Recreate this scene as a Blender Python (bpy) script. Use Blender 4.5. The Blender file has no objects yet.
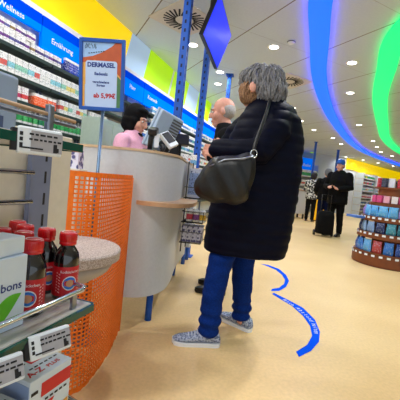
import bpy, bmesh, math, random
from mathutils import Vector, Matrix, noise
from mathutils.bvhtree import BVHTree
random.seed(7)
S = bpy.context.scene
COL = S.collection
PI = math.pi
R = math.radians

# ------------------------------------------------------------------ camera, world, exposure
cam = bpy.data.objects.new('camera', bpy.data.cameras.new('camera'))
COL.objects.link(cam)
cam.matrix_world = Matrix.Translation((0, 0, .96)) @ Matrix.Rotation(R(90 - 3.6), 4, 'X') @ Matrix.Rotation(R(6), 4, 'Z')
cam.data.sensor_width = 36
cam.data.lens = 28.8
cam.data.clip_start = .02
S.camera = cam
wd = bpy.data.worlds.new('world')
S.world = wd
wd.use_nodes = True
wd.node_tree.nodes['Background'].inputs['Color'].default_value = (.82, .92, 1, 1)
wd.node_tree.nodes['Background'].inputs['Strength'].default_value = 1.02
S.view_settings.view_transform = 'Standard'
S.view_settings.look = 'None'
S.view_settings.exposure = 0.12
S.view_settings.gamma = 1
S.view_settings.use_curve_mapping = False
LAMP_W = 9.3

# ------------------------------------------------------------------ helpers
def lin(c):
    return tuple(((x / 255) / 12.92 if x / 255 <= .04045 else ((x / 255 + .055) / 1.055) ** 2.4) for x in c) + (1,)

MATS = {}
def mat(name, rgb, rough=.5, metal=0, var=.06, scale=30, bump=0, emit=0, spec=.5, coat=0, trans=0, alpha=1):
    if name in MATS: return MATS[name]
    m = bpy.data.materials.new(name); m.use_nodes = True
    nt = m.node_tree; b = nt.nodes['Principled BSDF']
    c = lin(rgb)
    b.inputs['Roughness'].default_value = rough
    b.inputs['Metallic'].default_value = metal
    b.inputs['Specular IOR Level'].default_value = spec
    b.inputs['Coat Weight'].default_value = coat
    b.inputs['Transmission Weight'].default_value = trans
    b.inputs['Alpha'].default_value = alpha
    tc = nt.nodes.new('ShaderNodeTexCoord')
    nz = nt.nodes.new('ShaderNodeTexNoise'); nz.inputs['Scale'].default_value = scale
    nz.inputs['Detail'].default_value = 4
    nt.links.new(tc.outputs['Object'], nz.inputs['Vector'])
    if var:
        rp = nt.nodes.new('ShaderNodeMapRange')
        rp.inputs['From Min'].default_value = .3; rp.inputs['From Max'].default_value = .7
        rp.inputs['To Min'].default_value = 1 - var; rp.inputs['To Max'].default_value = 1 + var
        mx = nt.nodes.new('ShaderNodeMix'); mx.data_type = 'RGBA'; mx.blend_type = 'MULTIPLY'
        mx.inputs[0].default_value = 1
        mx.inputs[6].default_value = c
        nt.links.new(nz.outputs['Fac'], rp.inputs['Value'])
        nt.links.new(rp.outputs['Result'], mx.inputs[7])
        nt.links.new(mx.outputs[2], b.inputs['Base Color'])
    else:
        b.inputs['Base Color'].default_value = c
    if bump:
        bp = nt.nodes.new('ShaderNodeBump'); bp.inputs['Strength'].default_value = bump
        bp.inputs['Distance'].default_value = .01
        nt.links.new(nz.outputs['Fac'], bp.inputs['Height'])
        nt.links.new(bp.outputs['Normal'], b.inputs['Normal'])
    if emit:
        b.inputs['Emission Color'].default_value = c
        b.inputs['Emission Strength'].default_value = emit
    MATS[name] = m
    return m

def carton_mat(name, pal, stripe, lo=.3, hi=.55, base=(242, 242, 240), thr=.58):
    """printed carton: base colour, a coloured band (colour picked per object) and small speckled print"""
    if name in MATS: return MATS[name]
    m = bpy.data.materials.new(name); m.use_nodes = True
    nt = m.node_tree; N = nt.nodes; L = nt.links; b = N['Principled BSDF']
    b.inputs['Roughness'].default_value = .4
    oi = N.new('ShaderNodeObjectInfo')
    cr = N.new('ShaderNodeValToRGB'); cr.color_ramp.interpolation = 'CONSTANT'
    e = cr.color_ramp.elements
    for i, c in enumerate(pal):
        if i < 2: el = e[i]; el.position = i / len(pal)
        else: el = e.new(i / len(pal))
        el.color = lin(c)
    L.new(oi.outputs['Random'], cr.inputs['Fac'])
    tc = N.new('ShaderNodeTexCoord'); sp = N.new('ShaderNodeSeparateXYZ')
    L.new(tc.outputs['Generated'], sp.inputs[0])
    def band(sock, a, bb):
        g = N.new('ShaderNodeMath'); g.operation = 'GREATER_THAN'; g.inputs[1].default_value = a
        l = N.new('ShaderNodeMath'); l.operation = 'LESS_THAN'; l.inputs[1].default_value = bb
        t = N.new('ShaderNodeMath'); t.operation = 'MULTIPLY'
        L.new(sock, g.inputs[0]); L.new(sock, l.inputs[0]); L.new(g.outputs[0], t.inputs[0]); L.new(l.outputs[0], t.inputs[1])
        return t.outputs[0]
    mx = N.new('ShaderNodeMix'); mx.data_type = 'RGBA'
    mx.inputs[6].default_value = lin(base)
    L.new(band(sp.outputs['Z'], lo, hi), mx.inputs[0]); L.new(cr.outputs['Color'], mx.inputs[7])
    # print: dashes in the upper part
    mp = N.new('ShaderNodeMapping'); mp.inputs['Scale'].default_value = (9, 9, 14)
    L.new(tc.outputs['Generated'], mp.inputs[0])
    nz = N.new('ShaderNodeTexNoise'); nz.inputs['Scale'].default_value = 1; nz.inputs['Detail'].default_value = 2
    L.new(mp.outputs[0], nz.inputs['Vector'])
    g = N.new('ShaderNodeMath'); g.operation = 'GREATER_THAN'; g.inputs[1].default_value = thr
    L.new(nz.outputs['Fac'], g.inputs[0])
    t = N.new('ShaderNodeMath'); t.operation = 'MULTIPLY'
    L.new(g.outputs[0], t.inputs[0]); L.new(band(sp.outputs['Z'], .12, .92), t.inputs[1])
    mx2 = N.new('ShaderNodeMix'); mx2.data_type = 'RGBA'; mx2.inputs[7].default_value = lin(stripe)
    L.new(t.outputs[0], mx2.inputs[0]); L.new(mx.outputs[2], mx2.inputs[6])
    L.new(mx2.outputs[2], b.inputs['Base Color'])
    MATS[name] = m
    return m

FR = {}          # frames of the things: name -> world matrix
class MB:
    def __init__(s): s.v = []; s.f = []; s.m = []
    def add(s, vs, fs, m=0):
        o = len(s.v); s.v += [Vector(p) for p in vs]
        for f in fs: s.f.append([i + o for i in f]); s.m.append(m)
        return s
    def box(s, c, d, rot=None, m=0):
        hx, hy, hz = d[0] / 2, d[1] / 2, d[2] / 2
        vs = [Vector((x, y, z)) for x in (-hx, hx) for y in (-hy, hy) for z in (-hz, hz)]
        if rot is not None: vs = [rot @ p for p in vs]
        c = Vector(c)
        return s.add([p + c for p in vs], [(0, 1, 3, 2), (4, 6, 7, 5), (0, 4, 5, 1), (2, 3, 7, 6), (0, 2, 6, 4), (1, 5, 7, 3)], m)
    def loft(s, rings, m=0, cap=True, closed=True):
        n = len(rings[0]); o = len(s.v)
        for r in rings: s.v += [Vector(p) for p in r]
        for k in range(len(rings) - 1):
            for i in range(n if closed else n - 1):
                j = (i + 1) % n
                s.f.append([o + k * n + i, o + k * n + j, o + (k + 1) * n + j, o + (k + 1) * n + i]); s.m.append(m)
        if cap:
            s.f.append([o + i for i in range(n)][::-1]); s.m.append(m)
            s.f.append([o + (len(rings) - 1) * n + i for i in range(n)]); s.m.append(m)
        return s
    def tube(s, pts, r, seg=8, m=0, flat=1.0):
        pts = [Vector(p) for p in pts]
        rs = r if isinstance(r, (list, tuple)) else [r] * len(pts)
        rings = []; ref = None
        for i, p in enumerate(pts):
            t = (pts[min(i + 1, len(pts) - 1)] - pts[max(i - 1, 0)]).normalized()
            if ref is None:
                ref = Vector((0, 0, 1)) if abs(t.z) < .9 else Vector((0, 1, 0))
            a = t.cross(ref)
            if a.length < 1e-4: a = t.cross(Vector((1, 0, 0)))
            a.normalize(); b = a.cross(t); ref = b
            rings.append([p + (a * math.cos(2 * PI * k / seg) + b * math.sin(2 * PI * k / seg) * flat) * rs[i] for k in range(seg)])
        return s.loft(rings, m)
    def capsule(s, pts, rs, seg=12):
        """tube with round ends, for the fused bodies"""
        pts = [Vector(p) for p in pts]; P = []; Q = []
        d = (pts[0] - pts[1]).normalized(); e = (pts[-1] - pts[-2]).normalized()
        for k in (.95, .7, .35): P.append(pts[0] + d * rs[0] * k); Q.append(rs[0] * math.sqrt(1 - k * k))
        P += pts; Q += list(rs)
        for k in (.35, .7, .95): P.append(pts[-1] + e * rs[-1] * k); Q.append(rs[-1] * math.sqrt(1 - k * k))
        return s.tube(P, Q, seg)
    def zloft(s, rows, seg=28, m=0, power=2.0):
        """rows: (z, cx, cy, rx, ry)"""
        rings = []
        for z, cx, cy, rx, ry in rows:
            r = []
            for k in range(seg):
                a = 2 * PI * k / seg; c, d = math.cos(a), math.sin(a)
                r.append((cx + rx * math.copysign(abs(c) ** (2 / power), c), cy + ry * math.copysign(abs(d) ** (2 / power), d), z))
            rings.append(r)
        return s.loft(rings, m)
    def ell(s, c, r, rot=None, seg=20, m=0):
        c = Vector(c); rings = []
        for i in range(1, seg // 2):
            t = PI * i / (seg // 2)
            ring = []
            for k in range(seg):
                p = Vector((r[0] * math.sin(t) * math.cos(2 * PI * k / seg), r[1] * math.sin(t) * math.sin(2 * PI * k / seg), -r[2] * math.cos(t)))
                ring.append(c + (rot @ p if rot is not None else p))
            rings.append(ring)
        return s.loft(rings, m)
    def lathe(s, prof, c=(0, 0, 0), seg=28, m=0, cap=True):
        c = Vector(c)
        return s.loft([[c + Vector((r * math.cos(2 * PI * k / seg), r * math.sin(2 * PI * k / seg), z)) for k in range(seg)] for r, z in prof], m, cap)
    def prism(s, poly, z0, z1, m=0):
        return s.loft([[(x, y, z0) for x, y in poly], [(x, y, z1) for x, y in poly]], m)
    def text(s, string, size, origin, ax, ay, m=0, align='CENTER', depth=0, bold=0):
        cu = bpy.data.curves.new('t', 'FONT'); cu.body = string; cu.size = size
        cu.align_x = align; cu.align_y = 'CENTER'; cu.extrude = depth; cu.offset = bold; cu.resolution_u = 2
        o = bpy.data.objects.new('t', cu); COL.objects.link(o)
        me = bpy.data.meshes.new_from_object(o.evaluated_get(bpy.context.evaluated_depsgraph_get()))
        ax = Vector(ax).normalized(); ay = Vector(ay).normalized(); az = ax.cross(ay); origin = Vector(origin)
        s.add([origin + ax * v.co.x + ay * v.co.y + az * v.co.z for v in me.vertices], [list(p.vertices) for p in me.polygons], m)
        bpy.data.objects.remove(o); bpy.data.curves.remove(cu); bpy.data.meshes.remove(me)
        return s
    def xf(s, M):
        s.v = [M @ p for p in s.v]; return s
    def mesh(s, name, smooth=False):
        me = bpy.data.meshes.new(name)
        me.from_pydata([tuple(p) for p in s.v], [], s.f)
        me.polygons.foreach_set('material_index', s.m)
        me.update()
        bm = bmesh.new(); bm.from_mesh(me); bmesh.ops.recalc_face_normals(bm, faces=bm.faces[:]); bm.to_mesh(me); bm.free()
        if smooth:
            me.polygons.foreach_set('use_smooth', [True] * len(me.polygons))
        return me
    def build(s, name, mats, parent=None, world=False, smooth=False, bevel=0, loc=None, angle=None):
        if not isinstance(mats, (list, tuple)): mats = [mats]
        if parent is not None and world:
            s.xf(frame(parent).inverted())
        if loc is not None: s.xf(Matrix.Translation(-Vector(loc)))
        me = s.mesh(name, smooth)
        for m in mats: me.materials.append(m)
        if bevel:
            bev(me, bevel)
        if angle:
            me.polygons.foreach_set('use_smooth', [True] * len(me.polygons))
            me.set_sharp_from_angle(angle=R(angle))
        o = bpy.data.objects.new(name, me); COL.objects.link(o)
        if parent is not None: o.parent = parent
        if loc is not None: o.location = loc
        return o

def bev(me, w, seg=2):
    bm = bmesh.new(); bm.from_mesh(me)
    bmesh.ops.remove_doubles(bm, verts=bm.verts, dist=1e-5)
    es = [e for e in bm.edges if len(e.link_faces) == 2 and e.calc_face_angle(0) > R(35)]
    bmesh.ops.bevel(bm, geom=es, offset=w, segments=seg, profile=.5, affect='EDGES', clamp_overlap=True)
    bm.to_mesh(me); bm.free()

def frame(o):
    M = Matrix.Translation(o.location) @ o.rotation_euler.to_matrix().to_4x4()
    return frame(o.parent) @ M if o.parent else M

def fuse(mb, voxel=.008, smooth=6, fac=.5):
    me = mb.mesh('fuse')
    o = bpy.data.objects.new('fuse', me); COL.objects.link(o)
    r = o.modifiers.new('r', 'REMESH'); r.mode = 'VOXEL'; r.voxel_size = voxel
    if smooth:
        q = o.modifiers.new('s', 'SMOOTH'); q.iterations = smooth; q.factor = fac
    ev = bpy.data.meshes.new_from_object(o.evaluated_get(bpy.context.evaluated_depsgraph_get()))
    out = MB()
    out.add([v.co.copy() for v in ev.vertices], [list(p.vertices) for p in ev.polygons])
    out.n = [v.normal.copy() for v in ev.vertices]
    bpy.data.objects.remove(o); bpy.data.meshes.remove(me); bpy.data.meshes.remove(ev)
    return out

def displace(mb, fn):
    for i, p in enumerate(mb.v): mb.v[i] = p + mb.n[i] * fn(p)
    return mb

def wrinkle(amp, sc, zs=1.0):
    return lambda p: amp * noise.noise(Vector((p.x * sc, p.y * sc, p.z * sc * zs)))

def tag(o, label, cat, group=None):
    o['label'] = label; o['category'] = cat
    if group: o['group'] = group
    return o
def thing(name, label, cat, loc=(0, 0, 0), rz=0, group=None):
    o = bpy.data.objects.new(name, None); COL.objects.link(o)
    o.location = loc; o.rotation_euler = (0, 0, rz); o.empty_display_size = .1
    return tag(o, label, cat, group)
def struct(o):
    o['kind'] = 'structure'; return o
def dup(root, loc=None, rz=None, label=None, group=None):
    r = root.copy(); COL.objects.link(r)
    if loc is not None: r.location = loc
    if rz is not None: r.rotation_euler = (0, 0, rz)
    if label: r['label'] = label
    if group: r['group'] = group
    for ch in list(root.children):
        c = ch.copy(); COL.objects.link(c); c.parent = r
        for g in list(ch.children):
            d = g.copy(); COL.objects.link(d); d.parent = c
    return r

WA = R(90 - 18.6)                       # the left wall and the display stand run along this heading
WU = Vector((math.cos(WA), math.sin(WA), 0)); WV = Vector((math.sin(WA), -math.cos(WA), 0))
WM = Matrix.Rotation(WA, 4, 'Z')        # local x = along the wall, local y = into the wall
def uvz(u, v, z=0): return WU * u + WV * v + Vector((0, 0, z))

# ------------------------------------------------------------------ materials
M_white = mat('white_paint', (232, 236, 238), .6, var=.02, scale=8)
M_greywall = mat('grey_wall', (196, 204, 206), .7, var=.03, scale=6)
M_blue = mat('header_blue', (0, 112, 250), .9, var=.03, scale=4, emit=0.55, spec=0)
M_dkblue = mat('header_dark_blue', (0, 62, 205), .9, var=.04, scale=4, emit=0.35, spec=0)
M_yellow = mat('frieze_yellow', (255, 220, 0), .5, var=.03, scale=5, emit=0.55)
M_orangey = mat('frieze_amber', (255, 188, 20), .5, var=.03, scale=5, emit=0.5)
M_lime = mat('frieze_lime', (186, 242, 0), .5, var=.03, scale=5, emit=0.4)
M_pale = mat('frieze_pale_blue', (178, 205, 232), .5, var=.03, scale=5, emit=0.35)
M_shelf = mat('dark_green_shelf', (44, 62, 58), .35, var=.1, scale=12)
M_beige = mat('beige_laminate', (216, 207, 188), .55, var=.04, scale=40)
M_counter = mat('counter_laminate', (198, 202, 206), .45, var=.035, scale=60)
M_wood = mat('brown_wood', (118, 60, 22), .5, var=.18, scale=14)
M_woodl = mat('ledge_wood', (196, 158, 120), .4, var=.08, scale=30)
M_post = mat('post_blue', (0, 84, 190), .5, var=.05, scale=20)
M_hole = mat('post_hole_dark', (8, 22, 60), .8, var=.05)
M_orange = mat('orange_plastic', (240, 116, 8), .6, var=.08, scale=60)
M_metal = mat('brushed_steel', (150, 156, 170), .32, .9, var=.06, scale=60)
M_chrome = mat('chrome', (215, 220, 225), .15, 1, var=.02)
M_alu = mat('grey_upright', (122, 130, 156), .45, .15, var=.05, scale=30)
M_glassedge = mat('green_glass_edge', (22, 78, 66), .12, var=.05, scale=10)
M_plast = mat('white_plastic', (232, 238, 244), .35, var=.02)
M_esl = mat('label_screen', (168, 166, 172), .5, var=.06, scale=90)
M_ink = mat('black_ink', (20, 20, 26), .6, var=.02)
M_black = mat('black_plastic', (22, 22, 26), .35, var=.1)
M_red = mat('cap_red', (206, 6, 18), .3, var=.06, scale=50, coat=.4)
M_labelred = mat('label_red', (196, 20, 34), .4, var=.06, scale=50)
M_syrup = mat('dark_brown_glass', (14, 6, 8), .08, var=.2, scale=20, coat=1)
M_box = mat('white_card', (212, 226, 240), .45, var=.02, scale=40)
M_boxside = mat('blue_grey_card', (150, 172, 214), .5, var=.06, scale=20)
M_leaf = mat('leaf_green', (92, 186, 30), .45, var=.12, scale=40)
M_prtblue = mat('print_blue', (20, 50, 130), .5, var=.02)
M_prtred = mat('print_red', (206, 20, 30), .5, var=.03)
M_sky = mat('print_light_blue', (150, 188, 236), .5, var=.05, scale=20)
M_cyan = mat('print_cyan_blue', (40, 120, 210), .5, var=.05)
M_skin = mat('skin', (226, 170, 145), .5, var=.06, scale=60)
M_skin2 = mat('skin_ruddy', (222, 160, 138), .5, var=.08, scale=60)
M_navy = mat('navy_nylon', (3, 6, 26), .6, var=.15, scale=40, spec=.1)
M_blk = mat('black_cloth', (7, 7, 10), .85, var=.2, scale=80, spec=.2)
M_jean = mat('denim', (4, 40, 112), .9, var=.3, scale=120, spec=.15)
M_jean2 = mat('dark_denim', (12, 22, 58), .9, var=.2, scale=120, spec=.15)
M_pink = mat('pink_fleece', (226, 168, 190), .9, var=.08, scale=120, bump=.3)
M_leather = mat('black_leather', (7, 8, 10), .42, var=.15, scale=60, bump=.15)
M_hairg = mat('grey_hair', (126, 126, 130), .6, var=.35, scale=90, bump=.6)
M_hairb = mat('brown_hair', (156, 118, 86), .65, var=.35, scale=90, bump=.6)
M_hairs = mat('short_white_hair', (176, 172, 170), .7, var=.25, scale=140, bump=.4)
M_hairk = mat('dark_hair', (36, 28, 26), .6, var=.3, scale=90, bump=.4)
M_capb = mat('cap_blue', (24, 92, 190), .7, var=.1, scale=60)
M_lip = mat('lips', (184, 96, 92), .5, var=.03)
M_eye = mat('eye_white', (235, 232, 228), .2, var=0)
M_floorblue = mat('floor_tape_blue', (0, 84, 238), .85, var=.05, scale=30, spec=.05)
M_teal = mat('monitor_grey', (164, 184, 206), .45, var=.03, scale=20)
M_vent = mat('vent_grey', (88, 92, 98), .5, var=.05)

def noise_pattern(name, a, b, scale, thr=.5, rough=.7, kind='noise'):
    m = bpy.data.materials.new(name); m.use_nodes = True
    nt = m.node_tree; N = nt.nodes; bs = N['Principled BSDF']; bs.inputs['Roughness'].default_value = rough
    tc = N.new('ShaderNodeTexCoord')
    t = N.new('ShaderNodeTexNoise' if kind == 'noise' else 'ShaderNodeTexVoronoi'); t.inputs['Scale'].default_value = scale
    nt.links.new(tc.outputs['Object'], t.inputs['Vector'])
    cr = N.new('ShaderNodeValToRGB'); cr.color_ramp.elements[0].position = thr - .06; cr.color_ramp.elements[1].position = thr + .06
    cr.color_ramp.elements[0].color = lin(a); cr.color_ramp.elements[1].color = lin(b)
    nt.links.new(t.outputs[0], cr.inputs['Fac']); nt.links.new(cr.outputs['Color'], bs.inputs['Base Color'])
    return m
M_speck = noise_pattern('speckled_stone', (150, 134, 126), (190, 176, 170), 260, .5, .6)
M_knit = noise_pattern('black_white_knit', (24, 24, 26), (226, 226, 222), 22, .52, .9)
M_mesh = noise_pattern('running_shoe_mesh', (92, 106, 138), (172, 184, 208), 90, .5, .8)
M_shoelace = mat('shoe_lace_pale', (196, 204, 218), .8, var=.1)
M_gum = noise_pattern('patterned_wrap', (84, 84, 140), (226, 226, 246), 38, .5, .4, 'vor')

def floor_mat():
    m = bpy.data.materials.new('floor_linoleum'); m.use_nodes = True
    nt = m.node_tree; N = nt.nodes; L = nt.links; b = N['Principled BSDF']
    tc = N.new('ShaderNodeTexCoord')
    n1 = N.new('ShaderNodeTexNoise'); n1.inputs['Scale'].default_value = 1.1; n1.inputs['Detail'].default_value = 3
    n2 = N.new('ShaderNodeTexNoise'); n2.inputs['Scale'].default_value = 55; n2.inputs['Detail'].default_value = 5
    L.new(tc.outputs['Object'], n1.inputs['Vector']); L.new(tc.outputs['Object'], n2.inputs['Vector'])
    c1 = N.new('ShaderNodeValToRGB'); c1.color_ramp.elements[0].color = lin((226, 190, 134)); c1.color_ramp.elements[1].color = lin((240, 208, 154))
    c1.color_ramp.elements[0].position = .3; c1.color_ramp.elements[1].position = .7
    L.new(n1.outputs['Fac'], c1.inputs['Fac'])
    mr = N.new('ShaderNodeMapRange'); mr.inputs['From Min'].default_value = .3; mr.inputs['From Max'].default_value = .7
    mr.inputs['To Min'].default_value = .93; mr.inputs['To Max'].default_value = 1.05
    L.new(n2.outputs['Fac'], mr.inputs['Value'])
    mx = N.new('ShaderNodeMix'); mx.data_type = 'RGBA'; mx.blend_type = 'MULTIPLY'; mx.inputs[0].default_value = 1
    L.new(c1.outputs['Color'], mx.inputs[6]); L.new(mr.outputs['Result'], mx.inputs[7])
    L.new(mx.outputs[2], b.inputs['Base Color'])
    b.inputs['Roughness'].default_value = .42; b.inputs['Specular IOR Level'].default_value = .35
    return m

def ceil_mat():
    m = bpy.data.materials.new('ceiling_panels'); m.use_nodes = True
    nt = m.node_tree; N = nt.nodes; L = nt.links; b = N['Principled BSDF']; b.inputs['Roughness'].default_value = .85
    tc = N.new('ShaderNodeTexCoord'); mp = N.new('ShaderNodeMapping')
    mp.inputs['Rotation'].default_value = (0, 0, -R(26.4))
    L.new(tc.outputs['Object'], mp.inputs[0])
    sp = N.new('ShaderNodeSeparateXYZ'); L.new(mp.outputs[0], sp.inputs[0])
    def line(sock, off, per, w):
        a = N.new('ShaderNodeMath'); a.operation = 'SUBTRACT'; a.inputs[1].default_value = off - w / 2
        L.new(sock, a.inputs[0])
        q = N.new('ShaderNodeMath'); q.operation = 'FLOORED_MODULO'; q.inputs[1].default_value = per
        L.new(a.outputs[0], q.inputs[0])
        l = N.new('ShaderNodeMath'); l.operation = 'LESS_THAN'; l.inputs[1].default_value = w
        L.new(q.outputs[0], l.inputs[0]); return l.outputs[0]
    l1 = line(sp.outputs['X'], 1.0, 1.09, .014)
    l2 = line(sp.outputs['Y'], 3.41, .625 * 2, .008)
    h = N.new('ShaderNodeMath'); h.operation = 'MULTIPLY'; h.inputs[1].default_value = .35; L.new(l2, h.inputs[0])
    mxm = N.new('ShaderNodeMath'); mxm.operation = 'MAXIMUM'; L.new(l1, mxm.inputs[0]); L.new(h.outputs[0], mxm.inputs[1])
    nz = N.new('ShaderNodeTexNoise'); nz.inputs['Scale'].default_value = 40
    L.new(tc.outputs['Object'], nz.inputs['Vector'])
    cr = N.new('ShaderNodeValToRGB'); cr.color_ramp.elements[0].color = lin((200, 213, 222)); cr.color_ramp.elements[1].color = lin((212, 225, 234))
    L.new(nz.outputs['Fac'], cr.inputs['Fac'])
    mx = N.new('ShaderNodeMix'); mx.data_type = 'RGBA'; mx.inputs[7].default_value = lin((120, 112, 104))
    L.new(mxm.outputs[0], mx.inputs[0]); L.new(cr.outputs['Color'], mx.inputs[6])
    L.new(mx.outputs[2], b.inputs['Base Color'])
    return m

# ------------------------------------------------------------------ the setting
struct(MB().box((5, 10.5, -.05), (26, 29, .1)).build('floor', floor_mat()))
struct(MB().box((5, 10.5, 2.85), (26, 29, .1)).build('ceiling', ceil_mat()))
def wall(name, a, b, m, z1=2.8, t=.1):
    a = Vector(a + (0,)); b = Vector(b + (0,)); d = (b - a).normalized(); n = Vector((-d.y, d.x, 0))
    p = [a, b, b + n * t, a + n * t]
    return struct(MB().prism([(q.x, q.y) for q in p], 0, z1).build(name, m))
A0 = uvz(-4.0, -2.5); A1 = uvz(14, -2.5)
FQ = (7.0, 16.05); RQ = (15.6, 23.7)
wall('wall_left', (A0.x, A0.y), (A1.x, A1.y), M_white)
wall('wall_far', (A1.x, A1.y), FQ, M_greywall)
wall('wall_right', FQ, RQ, M_white)
wall('wall_side', RQ, (12.0, -3.9), M_white)

# frieze along the top of the left wall: coloured fields
n = 0
def trim(u0, u1, m, z0=2.27, z1=2.795, lean=-.16):
    global n
    n += 1
    v0, v1 = -2.5, -2.455
    mb = MB()
    rings = []
    for v in (v0, v1):
        rings.append([uvz(u0 + lean, v, z0), uvz(u1 + lean, v, z0), uvz(u1, v, z1), uvz(u0, v, z1)])
    mb.loft(rings)
    return struct(mb.build('trim_%d' % n, m))
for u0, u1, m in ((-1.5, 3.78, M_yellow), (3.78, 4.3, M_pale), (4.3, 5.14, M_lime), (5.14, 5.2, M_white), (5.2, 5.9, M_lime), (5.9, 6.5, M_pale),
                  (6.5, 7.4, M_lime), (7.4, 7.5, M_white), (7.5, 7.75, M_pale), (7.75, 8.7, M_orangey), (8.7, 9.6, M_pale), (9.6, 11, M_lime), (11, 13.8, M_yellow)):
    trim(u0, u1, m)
n += 1
struct(MB().box((6.0, 2.415, 2.245), (15, .17, .05)).xf(WM).build('trim_%d' % n, M_white))
# frieze on the far right wall
fd = (Vector(RQ + (0,)) - Vector(FQ + (0,))).normalized(); fn = Vector((fd.y, -fd.x, 0))
FA = math.atan2(fd.y, fd.x)
def farpt(s, d, z=0): return Vector(FQ + (0,)) + fd * s + fn * d + Vector((0, 0, z))
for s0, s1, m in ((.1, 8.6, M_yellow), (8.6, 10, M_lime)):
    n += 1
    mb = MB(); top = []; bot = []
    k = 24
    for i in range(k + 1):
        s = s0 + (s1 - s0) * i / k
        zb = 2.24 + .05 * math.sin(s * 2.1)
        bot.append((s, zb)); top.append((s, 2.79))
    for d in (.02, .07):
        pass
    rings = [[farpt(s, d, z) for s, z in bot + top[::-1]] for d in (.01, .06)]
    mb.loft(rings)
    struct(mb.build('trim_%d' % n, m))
wfd = (Vector(FQ + (0,)) - A1).normalized(); wfn = Vector((wfd.y, -wfd.x, 0))
def wfpt(s, d, z=0): return A1 + wfd * s + wfn * d + Vector((0, 0, z))
WFA = math.atan2(wfd.y, wfd.x)
n += 1
struct(MB().loft([[wfpt(3.05, d, 2.35), wfpt(3.33, d, 2.35), wfpt(3.33, d, 2.79), wfpt(3.05, d, 2.79)] for d in (.01, .05)]).build('trim_%d' % n, M_lime))

# ------------------------------------------------------------------ coloured light strips under the ceiling
def spline(pts, per=10):
    P = [Vector(p) for p in pts]; out = []
    for i in range(len(P) - 1):
        p0 = P[max(i - 1, 0)]; p1 = P[i]; p2 = P[i + 1]; p3 = P[min(i + 2, len(P) - 1)]
        for k in range(per):
            t = k / per
            out.append(.5 * ((2 * p1) + (p2 - p0) * t + (2 * p0 - 5 * p1 + 4 * p2 - p3) * t * t + (3 * p1 - p0 - 3 * p2 + p3) * t ** 3))
    out.append(P[-1]); return out
def strip(name, label, pts, width, rgb, strength, side_rgb, side_strength):
    c = spline([(x, y, 0) for x, y in pts])
    t = tag(bpy.data.objects.new(name, None), label, 'light strip'); COL.objects.link(t); t.location = (pts[0][0], pts[0][1], 2.7)
    def ribbon(w, z0, z1):
        rings = []
        for i, p in enumerate(c):
            d = (c[min(i + 1, len(c) - 1)] - c[max(i - 1, 0)]).normalized(); q = Vector((-d.y, d.x, 0)) * w / 2
            rings.append([p + q + Vector((0, 0, z0)), p - q + Vector((0, 0, z0)), p - q + Vector((0, 0, z1)), p + q + Vector((0, 0, z1))])
        return MB().loft(rings)
    ribbon(width * 1.0, 2.735, 2.75).build('diffuser', mat('strip_glow_%d_%d' % rgb[1:], rgb, .5, var=0, emit=strength), t, world=True)
    ribbon(width * .9, 2.752, 2.772).build('side_light', mat('strip_side_%d_%d' % side_rgb[1:], side_rgb, .5, var=0, emit=side_strength), t, world=True)
    return t
strip('light_strip', 'glowing blue curved light strip sweeping across the ceiling',
      [(.62, .6), (.68, 1.6), (.83, 2.6), (.93, 3.12), (1.21, 3.91), (1.62, 5.04), (2.21, 6.34), (3.05, 7.94), (4.4, 10.22), (5.58, 11.96), (6.77, 13.4), (7.97, 14.65), (10.01, 16.55), (12.5, 18.6)],
      .22, (0, 104, 255), .95, (30, 50, 255), 4.5)
strip('light_strip', 'glowing green curved light strip at the right edge of the ceiling',
      [(1.95, 1.2), (1.9, 2.4), (1.94, 3.54), (2.39, 4.58), (3.08, 5.97), (4.24, 7.93), (5.45, 9.85), (7.17, 11.97), (9.3, 14.0)],
      .24, (0, 236, 128), .9, (0, 230, 120), 1.6)

# ------------------------------------------------------------------ ceiling fittings
dl = thing('downlight', 'round recessed downlight glowing in the ceiling, some added out of view', 'ceiling light', (0, 0, 2.8), 0, 'recessed downlights in the ceiling')
MB().lathe([(.062, -.002), (.085, -.004), (.09, -.001), (.085, .0), (.062, .0)], seg=24, cap=False).build('ring', M_white, dl, smooth=True)
MB().lathe([(.0005, -.003), (.06, -.003), (.06, -.001)], seg=24).build('lamp_glass', mat('lamp_glow', (255, 250, 240), .4, var=0, emit=9), dl)
ld = bpy.data.lights.new('lamp', 'AREA'); ld.shape = 'DISK'; ld.size = .12; ld.energy = LAMP_W; ld.color = (.98, .99, 1); ld.spread = R(150)
lo = bpy.data.objects.new('lamp', ld); COL.objects.link(lo); lo.parent = dl; lo.location = (0, 0, -.012)
spots = [(-.29, 3.63), (.76, 4.35), (-.32, 4.55), (.11, 5.53), (.11, 6.2), (.37, 7.31), (1.88, 7.41), (2.46, 8.68), (3.18, 9.74), (4.18, 10.78), (4.93, 11.87),
         (1.91, 4.59), (2.5, 5.91), (3.9, 8.43), (5.4, 10.55), (6.15, 11.69), (6.93, 12.82), (7.86, 13.64), (9.05, 16.88), (10.26, 17.58), (7.94, 16.23), (6.85, 15.72),
         (-1.3, .1), (3.1, 2.2), (4.6, 4.2), (-1.45, 1.0), (-1.15, 1.85), (-.85, 2.7), (-.75, -.1), (-.1, .25), (1.2, 2.75), (1.02, 2.5)]  # out-of-view lamps, added to brighten shelves and foreground; last two match the woman's shadow
far = ('four',)
for i, (x, y) in enumerate(spots):
    o = dl if i == 0 else dup(dl)
    o.location = (x, y, 2.8)
    if (x, y) in ((1.2, 2.75), (1.02, 2.5)):        # brighter spot just above the queue
        l_ = [c for c in o.children if c.type == 'LIGHT'][0]; l_.data = l_.data.copy(); l_.data.energy = LAMP_W * 1.15
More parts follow.
